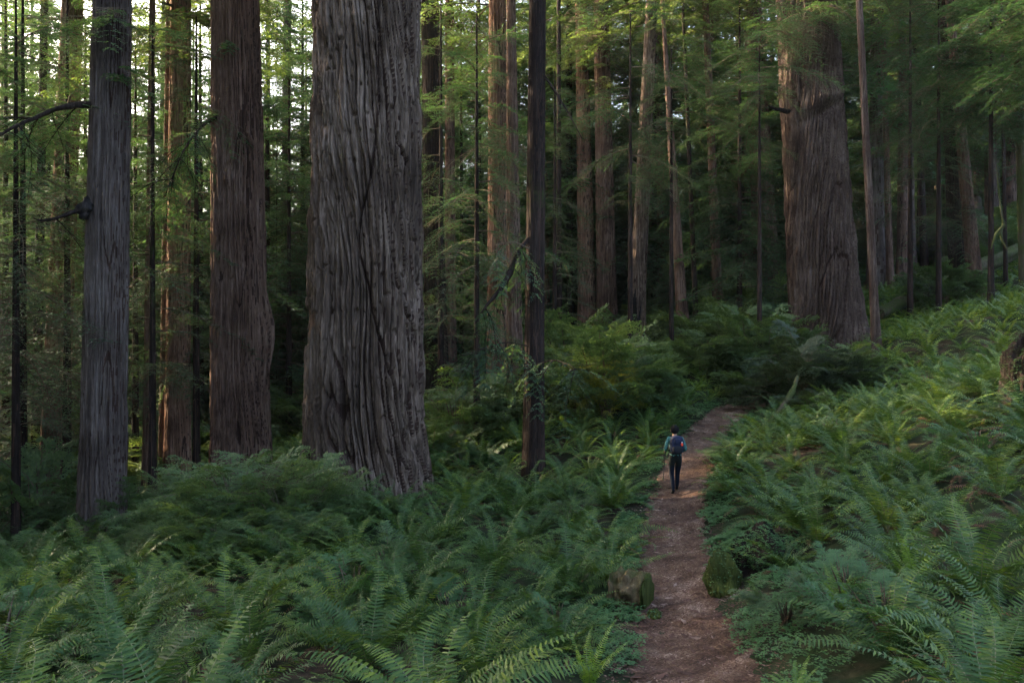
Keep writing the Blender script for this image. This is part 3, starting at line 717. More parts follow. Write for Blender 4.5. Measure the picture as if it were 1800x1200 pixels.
for px, Y, s_, m, sz, lb in [
    (335, 17.5, 1.0, SH[0], 0.9, "light green shrub with flat sprays, left end of the thicket before the knobbed trunk"),
    (418, 17.0, 1.25, SH[1], 1.0, "tall light green shrub in front of the knobbed trunk"),
    (505, 16.5, 1.1, SH[2], 0.95, "green shrub touching the left foot of the widest trunk"),
    (560, 17.2, 0.8, SH[0], 0.9, "small shrub before the left foot of the widest trunk"),
    (382, 15.2, 0.95, SH[2], 0.7, "low shrub between the ferns and the light green thicket"),
    (470, 14.6, 0.85, SH[1], 0.7, "low shrub with brown twigs at the near side of the thicket"),
    (232, 19.4, 0.95, SH[2], 1.2, "dusky layered shrub at the right of the leftmost big trunk"),
    (118, 20.4, 0.9, SH[0], 1.2, "dusky layered shrub behind the leftmost big trunk"),
    (300, 16.0, 0.7, SH[1], 0.8, "small shrub at the near left corner of the light green thicket"),
    (540, 14.8, 0.6, SH[0], 0.8, "small shrub at the near right corner of the light green thicket"),
    (60, 21.0, 1.4, SHF[0], 1.1, "wide grey-green shrub at the left edge"),
    (20, 17.5, 0.9, SH[1], 0.8, "small shrub behind the ferns at the left edge"),
    (668, 17.6, 0.5, SH[1], 0.9, "small sprig of a shrub before the middle of the widest trunk"),
    (800, 27.0, 1.3, SHF[1], 0.9, "green shrub right of the widest trunk, behind ferns"),
    (860, 29.5, 1.3, SHF[2], 0.8, "green shrub below the pale pinkish trunk"),
    (760, 24.5, 0.9, SHF[0], 0.8, "shrub touching the right side of the widest trunk"),
    (1010, 29.0, 1.3, SHF[1], 0.9, "shrub left of the tall bush beyond the hiker"),
    (1068, 27.5, 1.55, SHF[0], 1.05, "rounded dense bush left of the hiker's head"),
    (1120, 28.5, 1.2, SHF[2], 0.9, "bush right above the hiker's head beside the path"),
    (1062, 27.0, 0.95, SH_SUNPAINT, 1.75, "bush with sunlight painted yellow into its leaves, behind the rounded dense bush"),
    (1000, 35.0, 1.6, SHF[0], 1.2, "bush in front of the central pair of redwoods"),
    (1335, 31.5, 1.1, SHF[2], 0.8, "green shrub on the bank where the path bends"),
    (1400, 28.5, 1.35, SHD[1], 1.05, "large black-green bush before the foot of the huge lipped redwood"),
    (1455, 29.0, 1.2, SHD[0], 0.95, "dark bush at the right foot of the huge lipped redwood"),
    (1350, 34.5, 1.4, SHF[1], 1.15, "green shrub with flat sprays left of the huge redwood's foot"),
    (1505, 30.5, 1.0, SHF[0], 0.8, "green low bush below the slim grey pole"),
    (1425, 26.0, 0.8, SHD[0], 0.7, "dark low shrub nearest the right fern slope"),
    (1660, 41.0, 1.3, SHF[2], 1.2, "shrub in front of the fallen log"),
    (1285, 21.5, 0.5, SH[0], 0.7, "small shrub at the right side of the path above the ferns"),
]:
    shrub(px, Y, s_, m, lb, sz=sz)
rng = np.random.RandomState(19)
LOWP = [shrub_mesh("low_plant", 240 + i, .55, .55, 40, 0, (LEAF_SHRUB, OXALIS)[i], 0.075) for i in range(2)]
for i in range(46):
    Y = rng.uniform(8, 26); px = rng.uniform(-20, 1820); x = (px - 900) / FPX * Y
    if trail_dist(x, Y)[0] < 1.1 or any((x - a) ** 2 + (Y - b) ** 2 < (r_ + .5) ** 2 for a, b, r_ in FOOT): continue
    side = "left" if px < 1150 else "right"
    o = link("leafy_plant", LOWP[i % 2], loc=(x, Y, h1(x, Y) + .1), rot=(0, 0, i), scale=(rng.uniform(.8, 1.5),) * 3)
    tag(o, "small leafy plant poking up among the ferns " + side + " of the path", "plant", "small leafy plants among the ferns " + side + " of the path")
rng = np.random.RandomState(9)
c = 0
while c < 110:
    Y = rng.uniform(30, 75); px = rng.uniform(-40, 1840); x = (px - 900) / FPX * Y
    if trail_dist(x, Y)[0] < 2.5 or any((x - a) ** 2 + (Y - b) ** 2 < (r_ + .6) ** 2 for a, b, r_ in FOOT): continue
    if px > 1470 and Y < 50: continue
    c += 1; s_ = rng.uniform(0.9, 2.0)
    shrub(px, Y, s_, SHF[c % 3], "distant undergrowth shrub " + zone(px), "distant undergrowth shrubs " + zone(px), sz=rng.uniform(.7, 1.2), name="undergrowth_shrub")

# ------------------------------------------------------------------ ferns
def frond(rng, L, n, az, phi0, bendv, width=0.085, low=False, sway=0.0, curl=False):
    "one arching frond: pinnae and rachis; returns arrays"
    k = 14; t = np.linspace(0, 1, k)
    phi = phi0 - bendv * t ** 1.3
    if curl: phi = phi - 3.5 * np.clip(t - 0.85, 0, 1) / 0.15 * 0.6
    dr = np.cos(phi); dz = np.sin(phi)
    r = np.r_[0, np.cumsum((dr[1:] + dr[:-1]) / 2)] * L / (k - 1); z = np.r_[0, np.cumsum((dz[1:] + dz[:-1]) / 2)] * L / (k - 1)
    a = az + sway * t ** 2
    ax = np.stack([r * np.cos(a), r * np.sin(a), z], -1)
    ti = np.linspace(0.12, 0.985, n)
    P = np.stack([np.interp(ti, t, ax[:, c]) for c in range(3)], -1)
    Tn = np.gradient(P, axis=0); Tn /= np.linalg.norm(Tn, axis=1)[:, None]
    S = np.cross(Tn, np.array([0, 0, 1.])); S /= np.linalg.norm(S, axis=1)[:, None] + 1e-6
    roll = rng.uniform(-.5, .5); N = np.cross(S, Tn)
    S = S * math.cos(roll) + N * math.sin(roll); N = np.cross(S, Tn)
    prof = np.minimum(1, 0.45 + ti * 2.2) * (1 - ti ** 3.2) + 0.04
    wl = width * L * 1.05 * prof
    V = []
    for sd in (1, -1):
        ln = (wl * rng.uniform(.88, 1.1, n))[:, None]
        fwd = rng.uniform(.12, .32, n)[:, None]; dr_ = rng.uniform(-.30, .10, n)[:, None]
        D = S * sd + Tn * fwd + N * dr_; D /= np.linalg.norm(D, axis=1)[:, None]
        w = (L * 0.85 / n * 0.40) * (0.55 + 0.45 * prof[:, None])
        up = N * w * 0.5 * rng.uniform(-1, 1, (n, 1))
        if low:
            V.append(np.stack([P - Tn * w * 1.1, P + Tn * w * 1.1, P + D * ln], 1))
        else:
            V.append(np.stack([P - Tn * w * .6, P + Tn * w * .9 + up, P + D * ln * .55 + Tn * w * .75 + up, P + D * ln * 0.98 + N * (-ln * .10), P + D * ln * .55 - Tn * w * .65], 1))
    V = np.concatenate(V).reshape(-1, 3)
    F = np.arange(len(V)).reshape(-1, 3 if low else 5)
    # rachis ribbon
    rw = 0.0045 if not low else 0.006
    S2 = np.stack([-np.sin(a), np.cos(a), 0 * a], -1) * (rw * (1.1 - t))[:, None]
    RV = np.stack([ax + S2, ax - S2], 1).reshape(-1, 3); RV[:, 2] -= 0.002
    ii = np.arange(k * 2).reshape(k, 2)
    RF = np.stack([ii[:-1, 0], ii[:-1, 1], ii[1:, 1], ii[1:, 0]], -1)
    return V, F, RV, RF

def fern_mesh(name, seed, nf, L0, n, low=False, upright=False, mat=None, dead=3, spread=1.0):
    rng = np.random.RandomState(seed); A = Acc()
    for i in range(nf):
        az = 2 * np.pi * (i * 0.381966 + rng.uniform(-.06, .06)); L = L0 * rng.uniform(.65, 1.12)
        inner = i / nf
        if upright: ph = rng.uniform(1.15, 1.45); bn = rng.uniform(.3, .9)
        else: ph = 0.55 + 0.85 * inner + rng.uniform(-.15, .15); bn = rng.uniform(0.8, 1.7) * (0.75 + 0.35 * inner)
        v, f, rv, rf = frond(rng, L, n, az, min(ph, 1.45), bn, width=rng.uniform(.075, .098), low=low, sway=rng.uniform(-.5, .5), curl=rng.rand() < .12)
        A.add(v, f, 0); A.add(rv, rf, 1)
    for i in range(dead):
        v, f, rv, rf = frond(rng, L0 * rng.uniform(.5, .85), n, rng.uniform(0, 6.28), rng.uniform(.2, .8), rng.uniform(1.4, 2.2), width=.06, low=low, sway=rng.uniform(-.8, .8))
        A.add(v, f, 2); A.add(rv, rf, 2)
    return A.mesh(name, [mat or FERN, RACHIS, FERN_DEAD])
FNEAR = [fern_mesh("sword_fern", 400 + i, 24 - i % 3 * 4, 1.05, 34, dead=3 + 2 * (i % 3)) for i in range(7)]
FUP = [fern_mesh("upright_fern", 420 + i, 9, 0.95, 34, upright=True, mat=FERN_YELLOW, dead=0) for i in range(2)]
FFRESH = fern_mesh("fresh_fern", 430, 16, 1.0, 34, mat=FERN_YELLOW, dead=1)
# low detail data for the distant mass
LOWV = []
for i in range(5):
    rng = np.random.RandomState(450 + i); vs = []; rvs = []
    for j in range(13):
        v, f, rv, rf = frond(rng, 1.05 * rng.uniform(.65, 1.1), 15, 2 * np.pi * j * .381966, .6 + .75 * j / 13, rng.uniform(.9, 1.7), width=.09, low=True, sway=rng.uniform(-.4, .4))
        vs.append(v)
    LOWV.append(np.concatenate(vs))
LOG_SPOTS = [(W(1095, 1050, 12.4)[0], 12.4, 0.75), (W(1300, 1020, 12.2)[0], 12.4, 0.5), (W(1785, 700, 18)[0], 18, 0.8)]
def sample_ferns():
    rng = np.random.RandomState(77); pts = []
    cell = {}
    for _ in range(90000):
        Y = rng.uniform(2.6, 64); hwid = Y * 0.66 + 1.5; x = rng.uniform(-hwid, hwid)
        px = 900 + x / Y * FPX
        if rng.rand() > min(1, (Y / 14)): continue
        if px < 150 and Y > 24: continue
        if px < 1480 and Y > 50: continue
        if px < 700 and Y > 27 and (px < 330 or Y > 45): continue
        if 230 < px < 600 and 15.2 < Y < 24: continue
        if 1320 < px < 1500 and Y > 26.5 and Y < 34: continue
        md = 0.98 if Y < 20 else 0.80
        k = (int(x / md), int(Y / md))
        if any((x - q[0]) ** 2 + (Y - q[1]) ** 2 < md * md for a in (-1, 0, 1) for b in (-1, 0, 1) for q in cell.get((k[0] + a, k[1] + b), ())): continue
        cell.setdefault(k, []).append((x, Y)); pts.append((x, Y))
    P = np.array(pts); d = trail_dist(P[:, 0], P[:, 1])
    lim = np.where(P[:, 0] * 0 + P[:, 1] < 13, 1.45, 1.15)
    # little sorrel apron on both sides of the near path
    P = P[d > lim]
    keep = np.ones(len(P), bool)
    for a, b, r_ in FOOT: keep &= (P[:, 0] - a) ** 2 + (P[:, 1] - b) ** 2 > (r_ + .25) ** 2
    for a, b, r_ in LOG_SPOTS: keep &= (P[:, 0] - a) ** 2 + (P[:, 1] - b) ** 2 > (r_ + .15) ** 2
    return P[keep]
FP = sample_ferns()
inview = np.abs(FP[:, 0] / FP[:, 1]) < 0.69
near_y = (FP[:, 1] * 0.43 + 1.2 > (CAM_Z - H(FP[:, 0], FP[:, 1])))          # its fronds can reach into the frame
cand = np.where(inview & near_y)[0]; cand = cand[np.argsort(FP[cand, 1])]
near = set(cand[:296].tolist()); far = [i for i in range(len(FP)) if i not in near and FP[i, 1] > 5 and (i in set(cand.tolist()))]
def fzone(px, Y):
    side = "left of the path" if px < 1130 else "right of the path"
    if Y < 9: return "closest to the camera " + side
    if Y < 14: return ("in front of the widest trunk" if px < 1000 else "near the cut log and mossy stump") + " " + side
    return "beyond the cut log " + side
rng = np.random.RandomState(3)
fi = 0
FZ = H(FP[:, 0], FP[:, 1])
for i in sorted(near, key=lambda q: FP[q, 1]):
    x, Y = FP[i]; px = 900 + x / Y * FPX
    s_ = rng.uniform(.9, 1.6)
    md = FNEAR[rng.randint(7)]; kind = "arching green sword fern"
    o = link("sword_fern", md, loc=(x, Y, FZ[i] - 0.02), rot=(rng.uniform(-.12, .12), rng.uniform(-.12, .12), rng.uniform(0, 6.28)), scale=(s_, s_, s_ * rng.uniform(.85, 1.1)))
    tag(o, kind + " " + fzone(px, Y), "fern", "sword ferns " + fzone(px, Y)); fi += 1
for px, Y, m, s_, lb in [(920, 15.0, FFRESH, 0.85, "fresh yellow-green fern below the black slender trunk"),
                         (1480, 9.3, FUP[0], 0.85, "pale upright fern with stiff narrow fronds right of the path"),
                         (1610, 9.2, FUP[1], 0.9, "bright yellow-green upright fern amid the dark ferns on the right"),
                         (1035, 8.4, FUP[1], 0.8, "fresh upright fern bending toward the path, left of its near end"),
                         (1400, 7.2, FFRESH, 0.5, "small bright fern at the bottom edge right of the path"),
                         (560, 11.0, FFRESH, 0.9, "yellow-green fern in the middle of the left fern bed"),
                         (355, 7.4, FUP[0], 0.8, "upright light fern near the lower left"),
                         (700, 13.5, FFRESH, 0.9, "yellow-green fern before the foot of the widest trunk"),
                         (835, 10.2, FFRESH, 1.0, "large fresh green fern left of the cut log"),
                         (1090, 21.0, FUP[0], 0.9, "upright pale fern at the left edge of the path near the hiker"),
                         (1070, 24.0, FFRESH, 0.9, "yellow-green fern left of the hiker")]:
    x = (px - 900) / FPX * Y
    tag(link("sword_fern", m, loc=(x, Y, h1(x, Y)), rot=(0, 0, px), scale=(s_,) * 3), lb, "fern")
# distant mass
VV = []; rr = np.random.RandomState(8)
for i in far:
    x, Y = FP[i]; v = LOWV[rr.randint(5)]; a = rr.uniform(0, 6.28); s_ = rr.uniform(.95, 1.5); c_, s2 = math.cos(a), math.sin(a)
    VV.append(np.stack([(v[:, 0] * c_ - v[:, 1] * s2) * s_ + x, (v[:, 0] * s2 + v[:, 1] * c_) * s_ + Y, v[:, 2] * s_ + FZ[i]], -1))
VV = np.concatenate(VV)
fm = link("fern_undergrowth", mesh("fern_undergrowth", VV, [np.arange(len(VV)).reshape(-1, 3)], FERN))
tag(fm, "mass of green ferns covering the slopes farther back", "ferns", kind="stuff")

# ------------------------------------------------------------------ sorrel carpet and litter
def scatter_pts(n, seed, fn):
    r = np.random.RandomState(seed); X, Yv = fn(r, n); return X, Yv
def trail_side(r, n, lo, hi, ylo, yhi, sides=(1, -1)):
    k = r.randint(0, Nt, n); y = cyy[k]; off = r.uniform(lo, hi, n) * r.choice(sides, n)
    X = cx[k] + ty[k] * off; Yv = cyy[k] - tx[k] * off
    ok = (Yv > ylo) & (Yv < yhi); return X[ok], Yv[ok]
r = np.random.RandomState(21)
Xs, Ys = [], []
for lo, hi, n, yl, yh in ((0.62, 2.3, 30000, 4, 16), (0.7, 1.3, 14000, 14, 31), (0.5, 1.2, 5000, 5, 30)):
    a, b = trail_side(r, n, lo, hi, yl, yh)
    m = noise2(a * 1.1, b * 1.1, 30) > -0.16
    Xs.append(a[m]); Ys.append(b[m])
X = np.concatenate(Xs); Yv = np.concatenate(Ys); Zg = H(X, Yv); n = len(X)
sz = r.uniform(.014, .03, n) * np.clip(Yv / 9, 1, 1.6)
az = r.uniform(0, 6.28, n); hgt = r.uniform(.03, .13, n)
parts = []
for k in range(3):
    a = az + k * 2.094
    d = np.stack([np.cos(a), np.sin(a), r.uniform(-.45, .15, n)], -1); pr = np.stack([-np.sin(a), np.cos(a), r.uniform(-.2, .2, n)], -1)
    P = np.stack([X, Yv, Zg + hgt], -1); s_ = sz[:, None]
    parts.append(np.stack([P, P + d * s_ * .95 - pr * s_ * .62, P + d * s_ * 1.45 - pr * s_ * .3, P + d * s_ * 1.2, P + d * s_ * 1.45 + pr * s_ * .3, P + d * s_ * .95 + pr * s_ * .62], 1))
OV = np.concatenate(parts).reshape(-1, 3)
sor = link("sorrel_carpet", mesh("sorrel_carpet", OV, [np.arange(len(OV)).reshape(-1, 6)], OXALIS))
tag(sor, "low carpet of clover-like sorrel leaves along the path edges", "ground cover", kind="stuff")

def litter(n, seed, lo, hi, ylo, yhi, smin, smax):
    r = np.random.RandomState(seed); X, Yv = trail_side(r, n, lo, hi, ylo, yhi); n = len(X)
    Zg = H(X, Yv) + np.where(trail_dist(X, Yv) < 0.7, 0.042, 0.015)
    a = r.uniform(0, 6.28, n); L = r.uniform(smin, smax, n); w = L * r.uniform(.08, .5, n)
    d = np.stack([np.cos(a), np.sin(a), r.uniform(-.25, .25, n)], -1) * L[:, None]; p = np.stack([-np.sin(a), np.cos(a), r.uniform(-.3, .3, n)], -1) * w[:, None]
    P = np.stack([X, Yv, Zg], -1)
    return np.stack([P - d, P + p, P + d, P - p], 1).reshape(-1, 3)
LV = np.concatenate([litter(52000, 50, 0, 1.0, 4, 18, .008, .034), litter(22000, 51, 0, 1.0, 16, 34, .014, .045), litter(1400, 52, 0, .9, 5, 30, .04, .12)])
lit = link("leaf_litter", mesh("leaf_litter", LV, [np.arange(len(LV)).reshape(-1, 4)], LITTER))
tag(lit, "dry needles, twigs and bark flakes strewn over the path", "litter", kind="stuff")

# ------------------------------------------------------------------ tubes, limbs, logs
def tube(A, pts, radii, slot=0, seg=10, rough=0.12, seed=0, cap=True):
    pts = np.asarray(pts, float); radii = np.asarray(radii, float)
    m = max(12, int(len(pts) * 6)); t = np.linspace(0, 1, len(pts)); ti = np.linspace(0, 1, m)
    P = np.stack([np.interp(ti, t, pts[:, c]) for c in range(3)], -1); R = np.interp(ti, t, radii)
    for _ in range(5): P[1:-1] = (P[:-2] + 2 * P[1:-1] + P[2:]) / 4
    T = np.gradient(P, axis=0); T /= np.linalg.norm(T, axis=1)[:, None]
    ref = np.array([0, 0, 1.]) if abs(T[0, 2]) < .8 else np.array([1., 0, 0])
    U = np.cross(T, ref); U /= np.linalg.norm(U, axis=1)[:, None]; Vv = np.cross(T, U)
    th = np.arange(seg) / seg
    TT, II = np.meshgrid(th, np.arange(m))
    nz = pnoise(TT * max(3, seg // 3), II * 0.35, max(3, seg // 3), seed + 900)
    RR = R[:, None] * (1 + rough * nz * 1.5)
    ring = P[:, None] + U[:, None] * (RR * np.cos(TT * 6.2832))[..., None] + Vv[:, None] * (RR * np.sin(TT * 6.2832))[..., None]
    Vx = ring.reshape(-1, 3); ii = np.arange(m * seg).reshape(m, seg); jj = np.roll(ii, -1, 1)
    A.add(Vx, np.stack([ii[:-1], jj[:-1], jj[1:], ii[1:]], -1).reshape(-1, 4), slot)
    if cap:
        for e in (0, m - 1):
            cpt = np.concatenate([ring[e], P[e:e + 1]]); k = np.arange(seg)
            A.add(cpt, np.stack([k, (k + 1) % seg, np.full(seg, seg)], -1), slot)

def local(root, pts): return [tuple(np.array(p) - np.array(root.location)) for p in pts]
def limb(root, pts, radii, mat, name="limb", sprays=0, seed=0, leafmat=None):
    A = Acc(); pts = local(root, pts)
    tube(A, pts, radii, 0, 8, 0.25, seed)
    rng = np.random.RandomState(seed + 1); P = np.array(pts)
    for i in range(sprays):
        t = rng.uniform(.15, 1) * (len(P) - 1); k = min(int(t), len(P) - 2); p = P[k] + (P[k + 1] - P[k]) * (t - k)
        b = branch(rng, rng.uniform(.8, 1.6), 0, rng.uniform(.4, .9), 0, .35, .06)
        az = rng.uniform(0, 6.28); tl = rng.uniform(-.9, .1)
        A.add(place(b[0], az, tl, p), b[1], 1); A.add(place(b[2], az, tl, p), b[3], 0)
    o = link(name, A.mesh("limb", [mat, leafmat or LEAF_UNDER], True), root); return o
# leftmost trunk: bare limb and burl with branches
limb(t1, [W(172, 186, 18.9), W(140, 184, 18.5), W(100, 190, 18.2), W(60, 208, 17.8), (W(25, 222, 17.3)), W(-20, 250, 16.8)], [.10, .075, .055, .045, .035, .02], BARK_DARK, seed=1, sprays=9)
limb(t1, [W(165, 375, 18.9), W(150, 368, 18.6), W(128, 372, 18.3), W(100, 384, 18), W(72, 388, 17.7), W(60, 384, 17.4)], [.14, .15, .05, .035, .03, .015], BARK_DARK, seed=2, sprays=1)
limb(t1, [W(160, 352, 18.8), W(146, 366, 18.5), W(148, 385, 18.5)], [.12, .17, .1], BARK_CHAR, "burl", seed=3)
limb(t2, [W(380, 205, 24.4), W(350, 225, 23.7), W(320, 268, 23), W(290, 345, 22.4)], [.06, .035, .02, .01], BARK_DARK, seed=4, sprays=18)
limb(t4, [W(932, 415, 21.9), W(908, 445, 21.7), W(893, 490, 21.5), W(868, 522, 21.3), W(845, 550, 21)], [.05, .07, .08, .06, .02], BARK_DARK, seed=5, sprays=8)
limb(t4, [W(955, 130, 22), W(975, 160, 21.6), W(1000, 200, 21.3), W(1023, 244, 21)], [.04, .03, .02, .01], BARK_DARK, seed=6)
limb(t4, [W(940, 640, 21.9), W(975, 632, 21.3), W(1000, 640, 20.9), W(1015, 652, 20.5)], [.02, .015, .01, .006], BARK_DARK, seed=7, sprays=9)
limb(t4, [W(935, 610, 21.9), W(890, 600, 21.5), W(850, 612, 21), W(815, 625, 20.6)], [.02, .017, .01, .006], BARK_DARK, seed=8, sprays=12)
limb(t4, [W(935, 440, 21.9), W(905, 425, 21.5), W(870, 430, 21)], [.025, .018, .008], TWIG, seed=9, sprays=5)
limb(t5, [W(1385, 196, 36.3), W(1365, 192, 35.6), W(1350, 186, 35.2)], [.12, .07, .03], BARK_DARK, seed=10)

rng = np.random.RandomState(88)
def sprouts(root, px, py, Y, n, L, seed, name="leafy_bough"):
    "a leafy bough growing forward from the trunk"
    rg = np.random.RandomState(seed); A = Acc()
    p0 = np.array(local(root, [W(px, py, Y)])[0])
    for i in range(n):
        b = branch(rg, L * rg.uniform(.6, 1.1), 0, rg.uniform(.4, .95), rg.uniform(0, .2), .4, .07)
        az = rg.uniform(np.pi * .95, np.pi * 2.05); o = p0 + np.array([rg.uniform(-.6, .6) * L * .35, 0, rg.uniform(-.5, .5) * L * .4])
        A.add(place(b[0], az, rg.uniform(-.4, .2), o), b[1], 0); A.add(place(b[2], az, rg.uniform(-.4, .2), o), b[3], 1)
    link(name, A.mesh("bough", [LEAF_UNDER, TWIG]), root)
sprouts(t5, 1425, 25, 36.6, 16, 2.6, 1); sprouts(t5, 1375, 60, 37.2, 8, 1.8, 2)
sprouts(t2, 400, 75, 24.2, 3, .6, 3); sprouts(t2, 375, 200, 24.6, 5, 1.4, 4); sprouts(t1, 205, 30, 18.7, 5, 1.3, 5); sprouts(t1, 215, 130, 18.8, 3, .9, 6)
sprouts(MIDT[1068], 1052, 60, 48, 14, 3.2, 7); sprouts(MIDT[1033], 1015, 20, 49, 8, 3.0, 8); sprouts(MIDT[1116], 1128, 250, 44, 10, 3.0, 9)
sprouts(MIDT[92], 118, 330, 29.5, 12, 2.2, 10); sprouts(MIDT[92], 105, 620, 29.5, 10, 2.2, 11); sprouts(MIDT[312], 305, 640, 28.4, 12, 2.0, 12); sprouts(MIDT[312], 310, 480, 28.4, 8, 1.8, 13)
sprouts(MIDT[876], 874, 240, 33.4, 14, 2.4, 14); sprouts(MIDT[876], 870, 470, 33.4, 8, 2.0, 15); sprouts(MIDT[768], 755, 560, 37.4, 8, 2.2, 16)
sprouts(MIDT[1684], 1672, 380, 41.4, 12, 2.6, 17); sprouts(MIDT[1684], 1660, 160, 41.4, 12, 2.8, 18); sprouts(MIDT[1264], 1248, 200, 45.4, 8, 2.6, 19)
# hanging dead branch catching the sun, right side
A = Acc()
tube(A, [W(1752, 290, 33), W(1755, 330, 33), W(1760, 372, 33), W(1765, 400, 32.8)], [.02, .03, .04, .06], 0, 7, .2, 1)
tube(A, [W(1765, 395, 32.8), W(1750, 412, 32.7), W(1742, 438, 32.6)], [.06, .06, .02], 0, 7, .2, 2)
tube(A, [W(1763, 395, 32.8), W(1758, 415, 32.7), W(1770, 438, 32.6)], [.05, .05, .02], 0, 7, .2, 3)
hb = link("hanging_branch", A.mesh("hanging_branch", [BARK_MOSSY], True)); tag(hb, "forked dead branch hanging in the sun near the right edge", "branch")

# fallen log on the right hillside
A = Acc()
def gpt(px, Y, dz):
    x = (px - 900) / FPX * Y; return (x, Y, h1(x, Y) + dz)
tube(A, [gpt(1545, 40, .75), gpt(1610, 42, .95), gpt(1700, 44.5, 1.15), gpt(1790, 46.5, 1.35), gpt(1860, 48, 1.4)], [.30, .34, .38, .4, .4], 0, 24, .25, 4)
fl = link("fallen_log", A.mesh("fallen_log", [BARK_MOSSY], True)); tag(fl, "long weathered log lying across the right hillside", "log")
# cut log beside the path
A = Acc(); ex, ey, ez = W(1140, 1030, 12.3)
gz = h1(ex - .4, 12.5)
tube(A, [(ex - .50, 12.75, gz + .19), (ex - .3, 12.65, gz + .20), (ex + .0, 12.47, gz + .21)], [.25, .29, .27], 0, 40, .30, 5, cap=False)
BARK_TAN = bark_mat("bark_tan", (0.035, 0.024, 0.013), (0.115, 0.08, 0.042), (0.23, 0.17, 0.09), 0.45)
cl = link("cut_log", A.mesh("cut_log", [BARK_TAN], True)); tag(cl, "short tan-brown cut log with a mossy end at the left edge of the path", "log")
A = Acc(); tube(A, [(ex - .02, 12.475, gz + .21), (ex + .03, 12.447, gz + .21)], [.262, .24], 0, 28, .22, 6)
link("sawn_end", A.mesh("sawn_end", [MOSS], True), cl)

def stump(px, Y, r, hgt, label, seed, mat=BARK_MOSSY):
    x = (px - 900) / FPX * Y
    me = trunk_mesh("stump", mat, lambda z: r * (1 + .35 * np.exp(-np.clip(z, 0, None) / .25)) * np.clip(1 - np.clip((np.asarray(z) - hgt * .8) / (hgt * .25), 0, 1) ** 2 * .55, .05, 1) * np.where(np.asarray(z) > hgt - .001, .02, 1), hgt, 90,
                    np.r_[np.linspace(-.4, hgt * .8, 30), np.linspace(hgt * .82, hgt, 10)], seed, .12, .05, 7, .3)
    o = link("mossy_stump", me, loc=(x, Y, h1(x, Y))); tag(o, label, "stump"); return o
def lump(px, Y, sx, sy, sz, label, seed, mat, tilt=0.0, leaves=500):
    x = (px - 900) / FPX * Y; bm = bmesh.new(); bmesh.ops.create_icosphere(bm, subdivisions=6, radius=1)
    co = np.array([v.co[:] for v in bm.verts]); a = np.arctan2(co[:, 1], co[:, 0]) / 6.2832 % 1
    d = 0.34 * pnoise(a * 6, co[:, 2] * 1.6 + 4, 6, seed) + 0.12 * pnoise(a * 15, co[:, 2] * 2.0 + 4, 15, seed + 1) + .07 * pnoise(a * 40, co[:, 2] * 8 + 9, 40, seed + 2) + .03 * pnoise(a * 90, co[:, 2] * 22 + 30, 90, seed + 3)
    co = co * (1 + d)[:, None]; co[:, 0] += tilt * co[:, 2]
    co *= (sx, sy, sz)
    for v, c in zip(bm.verts, co): v.co = c
    me = bpy.data.meshes.new("stump_body"); bm.to_mesh(me); bm.free(); me.materials.append(mat)
    for p in me.polygons: p.use_smooth = True
    root = link("mossy_stump", None, loc=(x, Y, h1(x, Y) + sz * .30)); tag(root, label, "stump")
    link("stump_body", me, root)
    r = np.random.RandomState(seed); up = np.where(co[:, 2] > -.2 * sz)[0]; k = r.choice(up, leaves); P = co[k] * 1.03; n_ = len(P)
    V = []
    az = r.uniform(0, 6.28, n_); s_ = r.uniform(.012, .026, n_)[:, None]
    for q in range(3):
        aa = az + q * 2.094; dd = np.stack([np.cos(aa), np.sin(aa), r.uniform(-.5, .3, n_)], -1); pp = np.stack([-np.sin(aa), np.cos(aa), r.uniform(-.3, .3, n_)], -1)
        V.append(np.stack([P, P + dd * s_ - pp * s_ * .6, P + dd * s_ * 1.5, P + dd * s_ + pp * s_ * .6], 1))
    V = np.concatenate(V).reshape(-1, 3)
    link("sorrel_leaves", mesh("sorrel_leaves", V, [np.arange(len(V)).reshape(-1, 4)], OXALIS), root)
lump(1272, 12.3, .27, .30, .46, "mossy green rotten stump leaning over the right edge of the path", 601, MOSS, -.15, 130)
lump(1338, 12.8, .50, .42, .46, "brown root clump overgrown with small leaves behind the mossy green stump", 640, BARK_DARK, .1, 3000)
lump(1150, 12.0, .10, .12, .10, "small mossy clod beside the cut log", 660, MOSS, .1, 60)
lump(1812, 18, .55, .5, 1.05, "tall dark mossy stump cut by the right edge", 603, BARK_DARK, -.12, 2200)
# mossy fallen branch at the bank
A = Acc(); tube(A, [gpt(1345, 24.5, .1), gpt(1370, 25.2, .55), gpt(1392, 26, 1.0), gpt(1402, 26.5, 1.5)], [.09, .10, .10, .05], 0, 9, .2, 8)
tag(link("mossy_branch", A.mesh("mossy_branch", [BARK_MOSSY], True)), "mossy broken branch slanting up before the dark bush", "branch")

# ------------------------------------------------------------------ the wood's faint haze
mh, nh, lh, bh = new_mat("haze")
pv = nh.new("ShaderNodeVolumePrincipled"); pv.inputs["Density"].default_value = 0.00012
pv.inputs["Color"].default_value = (.82, .88, .92, 1); pv.inputs["Anisotropy"].default_value = 0.3
nh.remove(bh); lh.new(pv.outputs[0], nh["Material Output"].inputs["Volume"])
bm = bmesh.new(); bmesh.ops.create_cube(bm, size=1); mm = bpy.data.meshes.new("haze"); bm.to_mesh(mm); bm.free(); mm.materials.append(mh)
gz0, gz1 = float(GZ.min()) - 1, float(GZ.max()) + 45
tag(link("haze", mm, loc=(0, 200, (gz0 + gz1) / 2), scale=(1520, 1520, gz1 - gz0)), "faint bluish haze among the trees", "haze", kind="stuff"); cy.volume_bounces = 1

